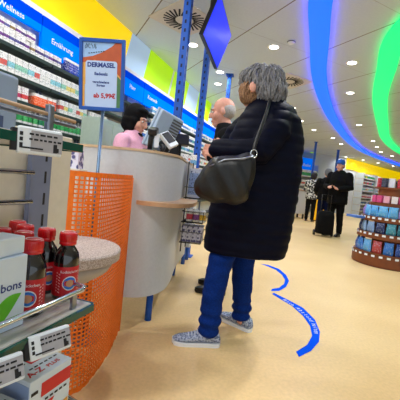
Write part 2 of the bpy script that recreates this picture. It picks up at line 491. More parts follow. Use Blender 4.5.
def swirl(loc, rz, label):
    t = thing('ceiling_vent', label, 'air vent', loc, rz)
    mb = MB().box((0, 0, -.006), (.6, .6, .012))
    for k in range(24):
        a = 2 * PI * k / 24
        rot = Matrix.Rotation(a, 3, 'Z') @ Matrix.Rotation(.35, 3, 'Z')
        c = Matrix.Rotation(a, 3, 'Z') @ Vector((.175, 0, -.0135))
        mb.box(c, (.15, .022, .003), rot, m=1)
    mb.build('plate', [mat('vent_plate', (214, 208, 196), .6, var=.03), mat('vent_dark', (24, 22, 20), .8, var=.05)], t)
    MB().lathe([(.001, -.02), (.035, -.02), (.04, -.012)], seg=20).build('hub', mat('vent_plate', (214, 208, 196)), t)
swirl((-.40, 3.86, 2.8), R(45), 'square swirl vent with black slots behind the blue posts')
swirl((1.30, 5.62, 2.8), R(26.4), 'square swirl vent with black slots beside the hair of the woman in the long coat')
t = thing('smoke_detector', 'small round white detector on the ceiling near the blue light strip', 'smoke detector', (.93, 4.13, 2.8))
MB().lathe([(.001, -.035), (.03, -.033), (.045, -.018), (.05, 0)], seg=20).build('cover', M_white, t, smooth=True)
MB().lathe([(.046, -.016), (.052, -.012), (.052, -.006), (.046, -.006)], seg=20, cap=False).build('ring', M_vent, t)

# ------------------------------------------------------------------ left wall: shelf units, headers, products
ZS = (1.843, 1.63, 1.445, 1.27, 1.06, .8, .5, .2)
bays = [(1.35, 2.3, 'beneath the first blue header, at the left edge'), (2.3, 2.84, 'behind the grey display stand, next to the advert sign'), (2.84, 3.7, 'behind the advert sign'),
        (3.7, 4.18, 'behind the cashier'), (4.18, 5.2, 'behind the monitor on the counter'), (5.2, 6.2, 'behind the nearest blue post'), (6.2, 7.2, 'behind the second blue post'),
        (7.2, 8.2, 'behind the grey haired man'), (8.2, 9.4, 'beyond the grey haired man')]
def wall_unit(u0, u1, where):
    t = thing('wall_shelf_unit', 'dark green wall shelf unit ' + where, 'shelf unit', uvz((u0 + u1) / 2, -2.45), WA)
    w = u1 - u0 - .01
    MB().box((0, 0, 1.12), (w, .03, 2.2)).build('back_panel', mat('shelf_back', (226, 224, 214), .6, var=.03), t)
    for z in ZS:
        MB().box((0, -.07, z - .015), (w, .2, .03)).build('shelf', M_shelf, t, bevel=.003)
    for s in (-1, 1):
        MB().box((s * (w / 2 - .008), -.03, 1.12), (.016, .03, 2.2)).build('upright', M_alu, t)
    return t
for b in bays: wall_unit(*b)
def header(u0, u1, txt, where, z0, size, split=.085, tu=None):
    t = thing('header_sign', where, 'sign', uvz((u0 + u1) / 2, -2.33), WA)
    w = u1 - u0 - .012; z1 = 2.215
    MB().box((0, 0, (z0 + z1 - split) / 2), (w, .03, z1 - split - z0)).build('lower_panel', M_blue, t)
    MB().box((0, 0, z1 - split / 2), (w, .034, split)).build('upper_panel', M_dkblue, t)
    if txt:
        MB().text(txt, size, (tu or 0, -.0175, z0 + (z1 - split - z0) * .62), (1, 0, 0), (0, 0, 1), bold=.001).build('lettering', M_plast, t)
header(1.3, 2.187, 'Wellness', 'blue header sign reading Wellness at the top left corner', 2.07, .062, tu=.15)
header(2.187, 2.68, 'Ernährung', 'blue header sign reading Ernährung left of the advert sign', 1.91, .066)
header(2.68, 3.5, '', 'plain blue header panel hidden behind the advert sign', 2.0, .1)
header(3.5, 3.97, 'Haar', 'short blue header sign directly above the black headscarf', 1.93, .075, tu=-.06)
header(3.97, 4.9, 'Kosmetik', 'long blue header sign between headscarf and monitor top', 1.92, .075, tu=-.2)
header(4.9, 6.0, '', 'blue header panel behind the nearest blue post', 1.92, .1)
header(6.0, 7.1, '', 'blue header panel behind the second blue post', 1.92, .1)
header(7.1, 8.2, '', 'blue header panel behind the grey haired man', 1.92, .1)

C1 = carton_mat('carton_purple', [(120, 60, 150), (90, 90, 160), (150, 120, 60), (70, 50, 120)], (60, 40, 90), .35, .6)
C2 = carton_mat('carton_pastel', [(150, 214, 190), (224, 90, 80), (140, 210, 225), (240, 220, 120), (240, 240, 236)], (110, 130, 130), .3, .6)
C3 = carton_mat('carton_orange', [(250, 96, 30), (252, 120, 30), (240, 80, 40)], (250, 220, 200), .0, .75)
C4 = carton_mat('carton_red', [(220, 70, 70), (236, 140, 140), (200, 60, 110)], (150, 60, 70), .2, .5)
C5 = carton_mat('carton_green', [(40, 160, 80), (80, 190, 110), (250, 220, 40), (30, 130, 90)], (30, 90, 60), .15, .6)
C6 = carton_mat('carton_blue', [(20, 60, 180), (30, 100, 210), (20, 40, 130)], (240, 240, 250), .0, .8)
C7 = carton_mat('carton_cool', [(60, 120, 200), (120, 180, 220), (230, 230, 240), (40, 70, 140), (60, 160, 150)], (60, 90, 140), .25, .6)
C8 = carton_mat('carton_mixed', [(220, 60, 90), (60, 110, 200), (250, 200, 60), (70, 150, 90), (150, 80, 160)], (50, 50, 60), .2, .7)
PROTO = {}
def carton(kind, m, w, d, h):
    k = (kind, m.name, w, d, h)
    if k not in PROTO:
        PROTO[k] = MB().box((0, 0, h / 2), (w, d, h)).mesh(kind); bev(PROTO[k], .002, 1); PROTO[k].materials.append(m)
    return PROTO[k]
def bottle_proto(kind, m, r, h):
    k = (kind, m.name, r, h)
    if k not in PROTO:
        PROTO[k] = MB().lathe([(r * .94, 0), (r, h * .03), (r, h * .62), (r * .85, h * .72), (r * .4, h * .8), (r * .4, h * .84), (r * .52, h * .85), (r * .52, h * .98), (r * .45, h)], seg=14).mesh(kind, True)
        PROTO[k].materials.append(m)
    return PROTO[k]
def row(name, cat, me, u0, u1, step, v, z, label, group, rows=1, dv=0, jit=.004):
    u = u0 + step / 2
    while u < u1 - step / 2 + 1e-6:
        o = bpy.data.objects.new(name, me); COL.objects.link(o)
        o.location = uvz(u + random.uniform(-jit, jit), v + random.uniform(-.004, .004), z); o.rotation_euler = (0, 0, WA + random.uniform(-.05, .05))
        tag(o, label, cat, group)
        u += step
def rowz(name, cat, m, u0, u1, w, h, z, label, group, d=.08, gap=.004, bottle=False):
    me = bottle_proto(name, m, w / 2, h) if bottle else carton(name, m, w, d, h)
    row(name, cat, me, u0, u1, w + gap, -2.285 - d / 2, z + .0005, label, group)
rowz('pill_carton', 'box', C1, 1.62, 2.44, .045, .085, 1.843, 'small white and purple carton on the topmost green shelf at far left', 'purple printed cartons on the top wall shelf')
rowz('pill_carton', 'box', C1, 1.62, 2.12, .045, .075, 1.929, 'small white carton stacked on the row of purple printed cartons', 'upper layer of cartons on the top wall shelf')
rowz('vitamin_carton', 'box', C6, 2.46, 2.83, .052, .12, 1.843, 'blue carton on the topmost shelf just left of the advert sign', 'blue cartons on the top wall shelf')
rowz('cosmetics_carton', 'box', C2, 1.62, 2.83, .058, .135, 1.63, 'white pastel printed carton on the second wall shelf from the top', 'pastel cartons on the second wall shelf')
rowz('remedy_carton', 'box', C4, 1.62, 2.12, .06, .11, 1.445, 'white and red carton on the third wall shelf, behind the clear bin', 'red printed cartons on the third wall shelf')
rowz('tea_carton', 'box', C3, 2.13, 2.42, .045, .10, 1.445, 'orange carton on the third wall shelf right of the clear bin', 'orange cartons on the third wall shelf')
rowz('cream_carton', 'box', C2, 2.43, 2.83, .05, .12, 1.445, 'white carton on the third wall shelf right of the orange cartons', 'white cartons on the third wall shelf')
rowz('shampoo_bottle', 'bottle', C5, 2.0, 2.83, .05, .14, 1.27, 'small green and white bottle on the fourth wall shelf, below the orange cartons', 'green bottles on the fourth wall shelf', bottle=True)
rowz('soap_carton', 'box', C5, 2.3, 3.3, .06, .12, 1.06, 'green and yellow carton on the fifth wall shelf beside the advert sign pole', 'green cartons on the fifth wall shelf')
for k, (z, m, w, h) in enumerate(((1.843, C7, .07, .1), (1.63, C8, .07, .12), (1.445, C2, .07, .11), (1.27, C5, .07, .13))):
    rowz('care_carton', 'box', m, 2.86, 3.22, w, h, z, ['white carton', 'bright carton', 'pale carton', 'green carton'][k] + ' behind the advert sign, on wall shelf %s from the top' % ['one', 'two', 'three', 'four'][k], 'cartons behind the advert sign, row %s' % 'abcd'[k])
ordn = ['topmost', 'second', 'third', 'fourth', 'fifth']
for k, (z, m, w, h) in enumerate(((1.843, C7, .1, .1), (1.63, C7, .12, .14), (1.445, C7, .11, .13), (1.27, C2, .11, .14), (1.06, C7, .12, .15))):
    rowz('skin_care_carton', 'box', m, 4.2 if k < 2 else 3.75, 9.2, w, h, z, 'blue and white carton behind the counter, on the %s wall shelf' % ordn[k], 'cartons behind the counter on the %s shelf' % ordn[k], d=.12, gap=.012)
# pale green glazed cabinet right of the advert sign
t = thing('glass_cabinet', 'pale grey green cabinet standing at the wall behind the sign pole', 'cabinet', uvz(2.71, -2.0), WA)
MB().box((0, 0, .72), (.40, .2, 1.44)).build('body', mat('cabinet_green', (172, 192, 180), .4, var=.04), t, bevel=.004)
for s in (-1, 1):
    d = MB().box((s * .1, -.108, .75), (.19, .014, 1.3)).build('door', mat('cabinet_glass', (190, 210, 198), .15, var=.03), t)
    MB().box((-s * .075 + s * .1, -.12, .85), (.012, .014, .12)).build('handle', M_chrome, d)
MB().box((.1, -.116, 1.22), (.1, .002, .14)).build('notice', M_box, t)

# ------------------------------------------------------------------ near display stand (grey uprights, glass shelves)
GL = lambda u, v, z=0: (u, -v, z)
gd = thing('display_stand', 'grey metal display stand with glass shelves and beige back at the left edge', 'display stand', (0, 0, 0), WA)
MB().box(GL(.2, -.675, .52), (1.12, .03, 1.04)).build('back_panel', M_beige, gd, bevel=.003)
mb = MB().box(GL(.632, -.644, .495), (.062, .014, .99))
for i in range(18): mb.box(GL(.645, -.6367, .1 + i * .055), (.006, .001, .03), m=1)
mb.build('upright', [M_alu, M_ink], gd)
MB().box(GL(.0, -.638, .56), (.05, .035, 1.12)).build('upright', M_alu, gd, bevel=.003)
for z in (.935, .865):
    MB().tube([GL(-.3, -.63, z), GL(.60, -.63, z)], .006, 10).build('rod', M_chrome, gd, smooth=True)
def glass_shelf(z, u1, v0=-.62, v1=-.385, u0=-.3):
    s = MB().box(GL((u0 + u1) / 2, (v0 + v1) / 2, z), (u1 - u0, v1 - v0, .012)).build('glass_shelf', mat('shelf_glass', (178, 176, 168), .2, var=.03), gd, bevel=.002)
    MB().box(GL((u0 + u1) / 2, v1 + .004, z - .002), (u1 - u0, .006, .013)).build('front_edge', M_glassedge, s)
    MB().box(GL(u1 + .004, (v0 + v1) / 2, z - .002), (.006, v1 - v0, .013)).build('end_edge', M_glassedge, s)
    return s
glass_shelf(.994, .462)
glass_shelf(.686, .532)
glass_shelf(.40, .56)
MB().box(GL(.03, -.56, .958), (.58, .13, .045)).build('shelf_bracket', mat('bracket_grey', (150, 146, 140), .5, var=.05), gd, bevel=.004)
def rail(name, pts, r, m):
    return MB().tube([GL(*p) for p in pts], r, 10).build(name, m, gd, smooth=True)
rail('guard_rail', [(-.3, -.395, .722), (.512, -.395, .722), (.527, -.402, .722), (.532, -.42, .722), (.532, -.6, .722)], .005, M_chrome)
MB().box(GL(.49, -.395, .704), (.012, .006, .03)).build('rail_support', M_metal, gd)
MB().box(GL(.2, -.395, .704), (.012, .006, .03)).build('rail_support', M_metal, gd)
rail('guard_rail', [(-.3, -.45, 1.047), (.52, -.45, 1.047)], .0035, M_woodl)
rail('guard_rail', [(-.3, -.45, 1.037), (.52, -.45, 1.037)], .004, M_metal)
MB().box(GL(.455, -.45, 1.025), (.013, .012, .08)).build('rail_support', M_metal, gd, bevel=.003)
rail('guard_rail', [(-.3, -.39, .44), (.50, -.39, .44), (.56, -.41, .45), (.57, -.47, .45)], .005, M_chrome)
# clear storage bin on the upper shelf
t = thing('storage_bin', 'blue grey translucent storage bin on the upper glass shelf, cut by the left edge', 'bin', tuple(uvz(.36, -.57, 1.001)), WA)
MB().box((0, 0, .056), (.2, .08, .112)).build('body', mat('bin_grey', (150, 166, 188), .25, var=.08, scale=12), t, bevel=.006)
MB().box((0, -.0395, .025), (.14, .004, .02)).build('label', mat('bin_label', (70, 84, 120), .5), t)
# electronic shelf labels
def price_label(u, v, z, tilt, yaw, label, w=.086, h=.037, marks=0):
    t = thing('price_label', label, 'price tag', tuple(uvz(u, v, z)), WA + yaw)
    rot = Matrix.Rotation(tilt, 4, 'X')
    def part(mb, name, m, bevel=0, par=None): return mb.xf(rot).build(name, m, par or t, bevel=bevel)
    part(MB().box((0, 0, 0), (w, .011, h)), 'case', M_plast, .0025)
    part(MB().box((-w / 2 - .003, .003, 0), (.007, .012, h * .8)), 'clip', M_ink)
    sc = part(MB().box((.008, -.0058, 0), (w * .72, .001, h * .76)), 'screen', M_esl)
    mb = MB()
    for r_ in range(2):
        x = -w * .26
        while x < w * .38:
            l = random.uniform(.003, .008)
            mb.box((x + l / 2, -.0066, h * (.24 - .19 * r_)), (l, .0004, .0026)); x += l + .002
    mb.box((-.012, -.0066, -h * .28), (.03, .0004, .0022)); mb.box((w * .33, -.0066, -h * .2), (.005, .0004, .012)); mb.box((w * .39, -.0066, -h * .26), (.003, .0004, .006))
    part(mb, 'print', M_ink, par=sc)
    mb = MB()
    for i in range(3): mb.box((-w * .43, -.006, h * (.22 - .2 * i)), (.004, .0006, .005))
    part(mb, 'side_mark', M_ink)
price_label(.356, -.366, .989, -.05, -.50, 'white electronic price label on the upper shelf edge, before the grey upright', w=.058, h=.037)
price_label(.405, -.366, .674, -.35, -.30, 'white electronic price label below the red capped bottles', w=.068, h=.037)
price_label(.312, -.366, .672, -.35, -.30, 'white electronic price label cut off at the lower left edge', w=.068, h=.037)
# syrup bottles
bt = thing('syrup_bottle', 'x', 'bottle', (0, 0, 0))
MB().lathe([(.0225, 0), (.0245, .003), (.0245, .082), (.022, .093), (.016, .102), (.0125, .108), (.0125, .118)], seg=32).build('body', M_syrup, bt, smooth=True)
lb = MB().lathe([(.0248, .008), (.0249, .009), (.0249, .066), (.0248, .067)], seg=32, cap=False).build('label', M_labelred, bt, smooth=True)
def wrap(mb, r=.0251):
    """bend flat x/z shapes round the bottle, centred on -y"""
    mb.v = [Vector((r * math.sin(p.x / r), -r * math.cos(p.x / r), p.z)) for p in mb.v]; return mb
mb = MB()
for rr, mi, off in ((.0145, 0, 0), (.0125, 1, .0001), (.0075, 2, .0002)):
    pts = [(rr * math.cos(2 * PI * k / 20), 0, .034 + rr * math.sin(2 * PI * k / 20)) for k in range(20)]
    q = MB().add(pts + [(0, 0, .034)], [(k, (k + 1) % 20, 20) for k in range(20)]); wrap(q, .0251 + off); mb.add(q.v, q.f, mi)
mb.build('emblem', [M_plast, M_cyan, mat('emblem_tan', (206, 150, 110), .5)], lb)
q = MB().text('Rotbäckchen', .0075, (0, 0, .057), (1, 0, 0), (0, 0, 1)); wrap(q).build('lettering', M_plast, lb)
mb = MB()
for i in range(7):
    for s in (-1, 1):
        mb.add([(s * (.019 + .0) + dx, 0, .014 + i * .006 + dz) for dx, dz in ((0, 0), (s * .008, .004), (s * .008, .0062), (0, .0022))], [(0, 1, 2, 3)])
wrap(mb).build('pattern', mat('label_pink', (240, 190, 190), .5), lb)
cp = MB().lathe([(.0135, .108), (.0165, .109), (.0168, .114), (.0158, .1155), (.0168, .117), (.0168, .130), (.016, .1335), (.001, .134)], seg=36).build('cap', M_red, bt, smooth=True)
mb = MB()
for k in range(30):
    a = 2 * PI * k / 30
    mb.box((.0169 * math.cos(a), .0169 * math.sin(a), .1235), (.0008, .0012, .011), Matrix.Rotation(a, 3, 'Z'))
mb.build('ridge', M_red, cp)
MB().lathe([(.0115, .1342), (.0125, .1344), (.0125, .1341)], seg=24, cap=False).build('print', M_plast, cp)
bl = [(.437, -.447, 'front red capped syrup bottle beside the white leaf carton', -.7), (.530, -.452, 'red capped syrup bottle at the open right end of the shelf', .1),
      (.528, -.506, 'red capped syrup bottle behind the rightmost one, before the grey upright', .3), (.470, -.505, 'red capped syrup bottle behind the front one, second row middle', -.3),
      (.521, -.558, 'red capped syrup bottle in the back row under the chrome rod', .5), (.545, -.606, 'rearmost red capped syrup bottle, its cap highest in the photo', .2),
      (.465, -.557, 'leftmost red capped syrup bottle, half hidden by the white carton', 1.0)]
for i, (u, v, l, rz) in enumerate(bl):
    o = bt if i == 0 else dup(bt)
    o.location = uvz(u, v, .6925); o.rotation_euler = (0, 0, WA - .55 + rz * .5); o['label'] = l; o['group'] = 'red capped syrup bottles on the glass shelf'
# white leaf cartons
def leaf_carton(u, v, z, w, d, h, label, rz=0, face=True):
    t = thing('remedy_carton', label, 'box', tuple(uvz(u, v, z)), WA + rz)
    bx = MB().box((0, 0, h / 2), (w, d, h)).build('carton', M_box, t, bevel=.0015)
    y = -d / 2 - .0006
    if face:
        MB().text('Husten', .012, (-.006, y, h * .82), (1, 0, 0), (0, 0, 1), align='RIGHT').text('bons', .019, (w / 2 - .008, y, h * .60), (1, 0, 0), (0, 0, 1), align='RIGHT', bold=.0003).build('lettering', M_prtblue, bx)
        pts = []
        for k in range(13):
            a = k / 12; pts.append((-.024 + .066 * a, y, h * .05 + .05 * a - .016 * math.sin(PI * a)))
        for k in range(11, 0, -1):
            a = k / 12; pts.append((-.024 + .066 * a, y, h * .05 + .05 * a + .02 * math.sin(PI * a)))
        MB().add(pts, [list(range(len(pts)))]).build('leaf_print', M_leaf, bx)
    return t
leaf_carton(.352, -.449, .6925, .10, .055, .118, 'large white carton with green leaf print at the left edge', -.05)
leaf_carton(.375, -.449, .8112, .05, .045, .028, 'small white carton lying on top of the leaf carton', .1, False)
o = None
# white and red vitamin cartons on the lower shelf
def vitamin(u, v, z, label, rz=0, w=.095, d=.075, h=.175):
    t = thing('vitamin_carton', label, 'box', tuple(uvz(u, v, z)), WA + rz)
    bx = MB().box((0, 0, h / 2), (w, d, h)).build('carton', [M_box], t, bevel=.0015)
    y = -d / 2 - .0005; zt = h + .0005
    MB().box((.012, y, h * .845), (w - .026, .0008, .026)).build('red_band', M_prtred, bx)
    MB().text('A-Z', .028, (-w / 2 + .01, y - .0003, h * .62), (1, 0, 0), (0, 0, 1), align='LEFT', bold=.0006).build('lettering', M_prtred, bx)
    MB().text('A-Z', .02, (-.022, -.02, zt), (1, 0, 0), (0, 1, 0), bold=.0004).text('PLUS', .013, (.016, -.022, zt), (1, 0, 0), (0, 1, 0), bold=.0003).build('top_lettering', M_prtred, bx)
    MB().box((.012, .016, zt), (.042, .018, .0006)).build('top_band', M_prtred, bx)
    mb = MB()
    for i in range(6): mb.box((-.02 + i * .011, -.006, zt), (.007, .003, .0005))
    for i in range(5): mb.box((-.03 + i * .011, .016, zt), (.008, .0026, .0004)) if i < 2 else None
    for i in range(5): mb.box((-.01 + i * .011, y - .0005, h * .72), (.007, .0004, .004))
    mb.box((-w / 2 + .01, y - .0005, h * .86), (.014, .0004, .006))
    mb.build('print', M_ink, bx)
    MB().add([(-.02, y - .0004, h * .28), (.044, y - .0004, h * .34), (.044, y - .0004, h * .56), (.0, y - .0004, h * .52)], [(0, 1, 2, 3)]).build('picture', mat('print_amber', (236, 168, 70), .5, var=.2, scale=60), bx)
    MB().box((-w / 2 - .0004, 0, h * .48), (.0008, d * .96, h * .94)).build('side_panel', M_boxside, bx)
    return t
vitamin(.468, -.447, .4065, 'white and red A-Z PLUS carton in front at the bottom left', -.06)
vitamin(.488, -.535, .4065, 'white and red A-Z PLUS carton behind, under the price label', -.04, h=.18)
vitamin(.358, -.447, .4065, 'blue sided white carton at the bottom left corner', .0, h=.15)

# ------------------------------------------------------------------ speckled half round console
t = thing('console_table', 'speckled grey round console table in front of the orange mesh', 'console table', (-.43, 1.055, 0))
MB().zloft([(.655, 0, 0, .165, .165), (.662, 0, 0, .178, .178), (.69, 0, 0, .18, .18), (.695, 0, 0, .176, .176)], 40).build('tabletop', M_speck, t, angle=40)
MB().zloft([(.56, -.03, 0, .06, .06), (.585, -.02, 0, .11, .11), (.62, -.008, 0, .15, .152), (.654, 0, 0, .164, .164)], 40).build('bowl', mat('stone_pale', (176, 166, 158), .6, var=.06, scale=60), t, smooth=True)
MB().zloft([(0, -.04, 0, .12, .12), (.015, -.04, 0, .12, .12), (.02, -.04, 0, .045, .045), (.565, -.03, 0, .045, .045)], 24).build('pedestal', M_beige, t, angle=40)

# ------------------------------------------------------------------ orange perforated screen
def arc_pts(p0, p1, p2, k):
    """circle through three points, sampled by arc length"""
    ax, ay = p0; bx, by = p1; cx, cy = p2
    d = 2 * (ax * (by - cy) + bx * (cy - ay) + cx * (ay - by))
    ux = ((ax * ax + ay * ay) * (by - cy) + (bx * bx + by * by) * (cy - ay) + (cx * cx + cy * cy) * (ay - by)) / d
    uy = ((ax * ax + ay * ay) * (cx - bx) + (bx * bx + by * by) * (ax - cx) + (cx * cx + cy * cy) * (bx - ax)) / d
    r = math.hypot(ax - ux, ay - uy)
    a0 = math.atan2(ay - uy, ax - ux); a1 = math.atan2(cy - uy, cx - ux); a1 += 0 if abs(a1 - a0) < PI else (-2 * PI if a1 > a0 else 2 * PI)
    return [Vector((ux + r * math.cos(a0 + (a1 - a0) * i / k), uy + r * math.sin(a0 + (a1 - a0) * i / k), 0)) for i in range(k + 1)]
def perforated(pts, z0, z1, nz, fx=.30, fz=.34, solid=3):
    """sheet with a rectangular hole in every cell; the outer cells are solid"""
    mb = MB(); cells = []
    nx = len(pts) - 1; hz = (z1 - z0) / nz
    for i in range(nx):
        a, b = pts[i], pts[i + 1]
        for j in range(nz):
            z = z0 + j * hz
            def P(s, q): return a.lerp(b, s) + Vector((0, 0, z + q * hz))
            if i == 0 or i == nx - 1 or j < 1 or j >= nz - 1:
                mb.add([P(0, 0), P(1, 0), P(1, 1), P(0, 1)], [(0, 1, 2, 3)]); continue
            lo, hi, l2, h2 = fx / 2, 1 - fx / 2, fz / 2, 1 - fz / 2
            mb.add([P(0, 0), P(1, 0), P(1, 1), P(0, 1), P(lo, l2), P(hi, l2), P(hi, h2), P(lo, h2)], [(0, 1, 5, 4), (1, 2, 6, 5), (2, 3, 7, 6), (3, 0, 4, 7)])
    return mb
sc = thing('mesh_screen', 'curved orange perforated screen between display stand and counter', 'screen', (-.55, 1.6, 0))
def even(pts, k):
    c = spline([(x, y, 0) for x, y in pts], 40); L = [0]
    for a_, b_ in zip(c, c[1:]): L.append(L[-1] + (b_ - a_).length)
    out = []
    for i in range(k + 1):
        d = L[-1] * i / k; q = max(0, min(len(c) - 2, next((n_ for n_, l in enumerate(L) if l >= d - 1e-9), len(L) - 1) - 1))
        out.append(c[q].lerp(c[q + 1], (d - L[q]) / max(1e-9, L[q + 1] - L[q])))
    return out
f = perforated(even([(-.515, 1.24), (-.46, 1.275), (-.416, 1.347), (-.393, 1.6), (-.404, 1.875)], 34), .012, .945, 52, .34, .36).build('front_sheet', M_orange, sc, world=True)
b = perforated(even([(-.545, 1.25), (-.74, 1.35), (-.80, 1.6), (-.74, 1.82), (-.60, 1.885)], 34), .012, .80, 46, .6, .6).build('back_sheet', M_orange, sc, world=True)
for o in (f, b):
    md = o.modifiers.new('thick', 'SOLIDIFY'); md.thickness = .003
for p in ((-.41, 1.885, 0), (-.525, 1.245, 0), (-.605, 1.885, 0)):
    MB().tube([(p[0], p[1], 0), (p[0], p[1], .93)], .009, 10).build('post', M_orange, sc, world=True, smooth=True)

# ------------------------------------------------------------------ advert sign on a pole
sg = thing('advert_sign', 'blue framed advert sign reading DERMASEL on a thin pole', 'sign', (-.575, 1.76, 0))
MB().lathe([(.1, 0), (.1, .012), (.02, .02)], seg=28).build('base', M_metal, sg, angle=40)
MB().tube([(0, 0, .015), (0, 0, 1.29)], .009, 12).build('pole', mat('pole_steel_blue', (96, 122, 150), .35, .5), sg, smooth=True)
SR = Matrix.Translation((-.586 + .575, 1.731 - 1.76, 1.455)) @ Matrix.Rotation(R(-3), 4, 'Z') @ Matrix.Rotation(R(-1.5), 4, 'Y') @ Matrix.Rotation(R(6), 4, 'X')
fw, fh = .245, .362
mb = MB()
for x in (-1, 1): mb.box((x * (fw / 2 - .009), 0, 0), (.018, .016, fh))
for z in (-1, 1): mb.box((0, 0, z * (fh / 2 - .009)), (fw - .036, .016, .018))
mb.xf(SR).build('frame', mat('sign_blue', (16, 78, 168), .35, var=.04), sg, bevel=.002)
MB().box((0, .004, 0), (fw - .02, .006, fh - .02)).xf(SR).build('backing', M_dkblue, sg)
def flat(mb2, pts, y, m): mb2.add([(x, y, z) for x, z in pts], [list(range(len(pts)))], m)
pw, ph = .104, .163
mb = MB()
flat(mb, [(-pw, -ph), (pw, -ph), (pw, ph), (-pw, ph)], -.0005, 0)
flat(mb, [(-pw, .085), (-.05, .095), (.0, .115), (.05, .145), (.07, ph), (pw, ph), (pw, -.02), (.03, .04), (-.04, .065), (-pw, .06)], -.0012, 1)
flat(mb, [(-pw, .06), (-.04, .075), (.03, .06), (pw, -.01), (pw, -.05), (-pw, -.05)], -.0016, 2)
flat(mb, [(-pw, .03), (-.092, .03), (-.092, -ph), (-pw, -ph)], -.002, 2)
flat(mb, [(.083, .0), (pw, -.02), (pw, -ph), (.083, -ph)], -.002, 3)
po = mb.xf(SR).build('poster', [M_sky, mat('poster_rust', (182, 84, 46), .5, var=.08), mat('poster_amber', (222, 166, 82), .5, var=.08), mat('poster_green', (70, 120, 80), .5, var=.1)], sg)
cd = []
for cx, cz, a0 in ((.068, .058, 0), (-.074, .058, 90), (-.074, -.15, 180), (.068, -.15, 270)):
    for k in range(6):
        a = R(a0 + 18 * k); cd.append((cx + .014 * math.cos(a), cz + .014 * math.sin(a)))
mb = MB(); flat(mb, cd, -.003, 0); mb.xf(SR).build('price_card', mat('card_white', (176, 200, 238), .5, var=.02), po)
X, Z = (1, 0, 0), (0, 0, 1)
MB().text('DERMASEL', .0315, (-.004, -.0036, .05), X, Z, bold=.0014).xf(SR).build('headline', M_prtblue, po)
MB().text('Badesalz', .021, (-.004, -.0036, .006), X, Z, bold=.0008).xf(SR).build('product_line', M_prtblue, po)
MB().text('verschiedene\nSorten', .017, (-.004, -.0036, -.044), X, Z, bold=.0007).xf(SR).build('note', M_prtblue, po)
MB().text('ab 5,99€', .033, (.076, -.0036, -.105), X, Z, align='RIGHT', bold=.0014).xf(SR).build('price', mat('price_red', (176, 24, 40), .5), po)
mb = MB()
for i in range(4):
    mb.tube([(-.086 + i * .016 + .006 * math.sin(q * 1.3 + i), -.003, .143 + .012 * math.cos(q * 1.1 + i * 2)) for q in range(6)], .0012, 5)
for i in range(7): mb.box((-.07 + i * .013, -.0024, .108 + i * .002), (.008, .0005, .004))
mb.xf(SR).build('logo', M_ink, po)

# ------------------------------------------------------------------ blue perforated posts
def post(name_label, x, y, z1=2.8, w=.078, cap=True):
    t = thing('ceiling_post', name_label, 'post', (x, y, 0), R(80))
    mb = MB().box((0, 0, z1 / 2), (w, w * .8, z1)); k = int(z1 / .075)
    for i in range(k):
        for s in (-1, 1):
            mb.box((s * (w / 2 + .0003), 0, .06 + i * .075), (.001, .016, .03), m=1)
            mb.box((0, s * (w * .4 + .0003), .06 + i * .075), (.016, .001, .03), m=1)
    mb.build('column', [M_post, M_hole], t)
    MB().box((0, 0, .006), (.14, .14, .012)).build('foot_plate', M_post, t)
    if cap: MB().box((0, 0, z1 - .008), (.15, .13, .014)).build('top_plate', M_post, t)
    return t
post('nearest blue perforated post rising behind the monitor', -.278, 2.9)
post('second blue perforated post behind the payment terminal', -.095, 3.93, w=.085)
post('blue perforated post whose top plate shows left of the woman in the long coat', .29, 5.62, w=.075)
post('thin blue post far back, above the woman in the patterned jumper', 4.057, 12.0, w=.09)
post('thin blue post far back, behind the man with the blue cap', 5.53, 13.5, w=.1)

# ------------------------------------------------------------------ television
t = thing('television', 'black flat television with blue screen hanging from the ceiling', 'television', (.008, 3.26, 2.40))
TR = Matrix.Rotation(R(76.4), 4, 'Z') @ Matrix.Rotation(R(4.2), 4, 'Y') @ Matrix.Rotation(R(16.9), 4, 'X')
MB().box((0, .014, 0), (.72, .035, .405)).xf(TR).build('case', M_black, t, bevel=.004)
MB().box((0, -.0055, 0), (.69, .003, .375)).xf(TR).build('screen', mat('tv_screen', (18, 40, 232), .3, var=.05, scale=3, emit=.75), t)
MB().box((0, .05, .0), (.3, .05, .2)).xf(TR).build('rear_cover', M_black, t, bevel=.01)
MB().tube([TR @ Vector((0, .07, .02)), (-.09, .02, .25), (-.09, .02, .4)], .02, 12).build('bracket', M_black, t, smooth=True)

# ------------------------------------------------------------------ the counter
def smooth_poly(pts, per=8): return [(p.x, p.y) for p in spline([(x, y, 0) for x, y in pts], per)]
outer = smooth_poly([(-1.25, 2.62), (-1.06, 2.22), (-.84, 2.04), (-.64, 1.95), (-.42, 1.91), (-.28, 1.95), (-.19, 2.08), (-.158, 2.28), (-.148, 2.7), (-.10, 3.2)])
def offset(poly, d):
    out = []
    for i, p in enumerate(poly):
        a = Vector(poly[max(i - 1, 0)]); b = Vector(poly[min(i + 1, len(poly) - 1)]); q = (b - a).normalized(); out.append((p[0] - q.y * d, p[1] + q.x * d))
    return out
def band_wall(poly, inner, z0, z1):
    return MB().loft([[(p[0], p[1], z0), (p[0], p[1], z1), (q[0], q[1], z1), (q[0], q[1], z0)] for p, q in zip(poly, inner)])
ct = thing('service_counter', 'beige curved service counter on short blue legs', 'counter', (-.55, 2.3, 0))
band_wall(outer, offset(outer, .03), .2, 1.09).build('front_panel', M_counter, ct, world=True, angle=40)
band_wall(offset(outer, -.006), offset(outer, .30), 1.09, 1.105).build('worktop', mat('worktop_edge', (206, 178, 142), .4, var=.08, scale=40), ct, world=True, angle=40)
band_wall(offset(outer, .04), offset(outer, .28), .72, .74).build('inner_shelf', M_beige, ct, world=True, angle=40)
li = [i for i, p in enumerate(outer)]
led = outer[34:62]
wid = [.004 + .13 * math.sin(min(1, (i / 14)) * PI / 2) for i in range(len(led))]
ledo = []
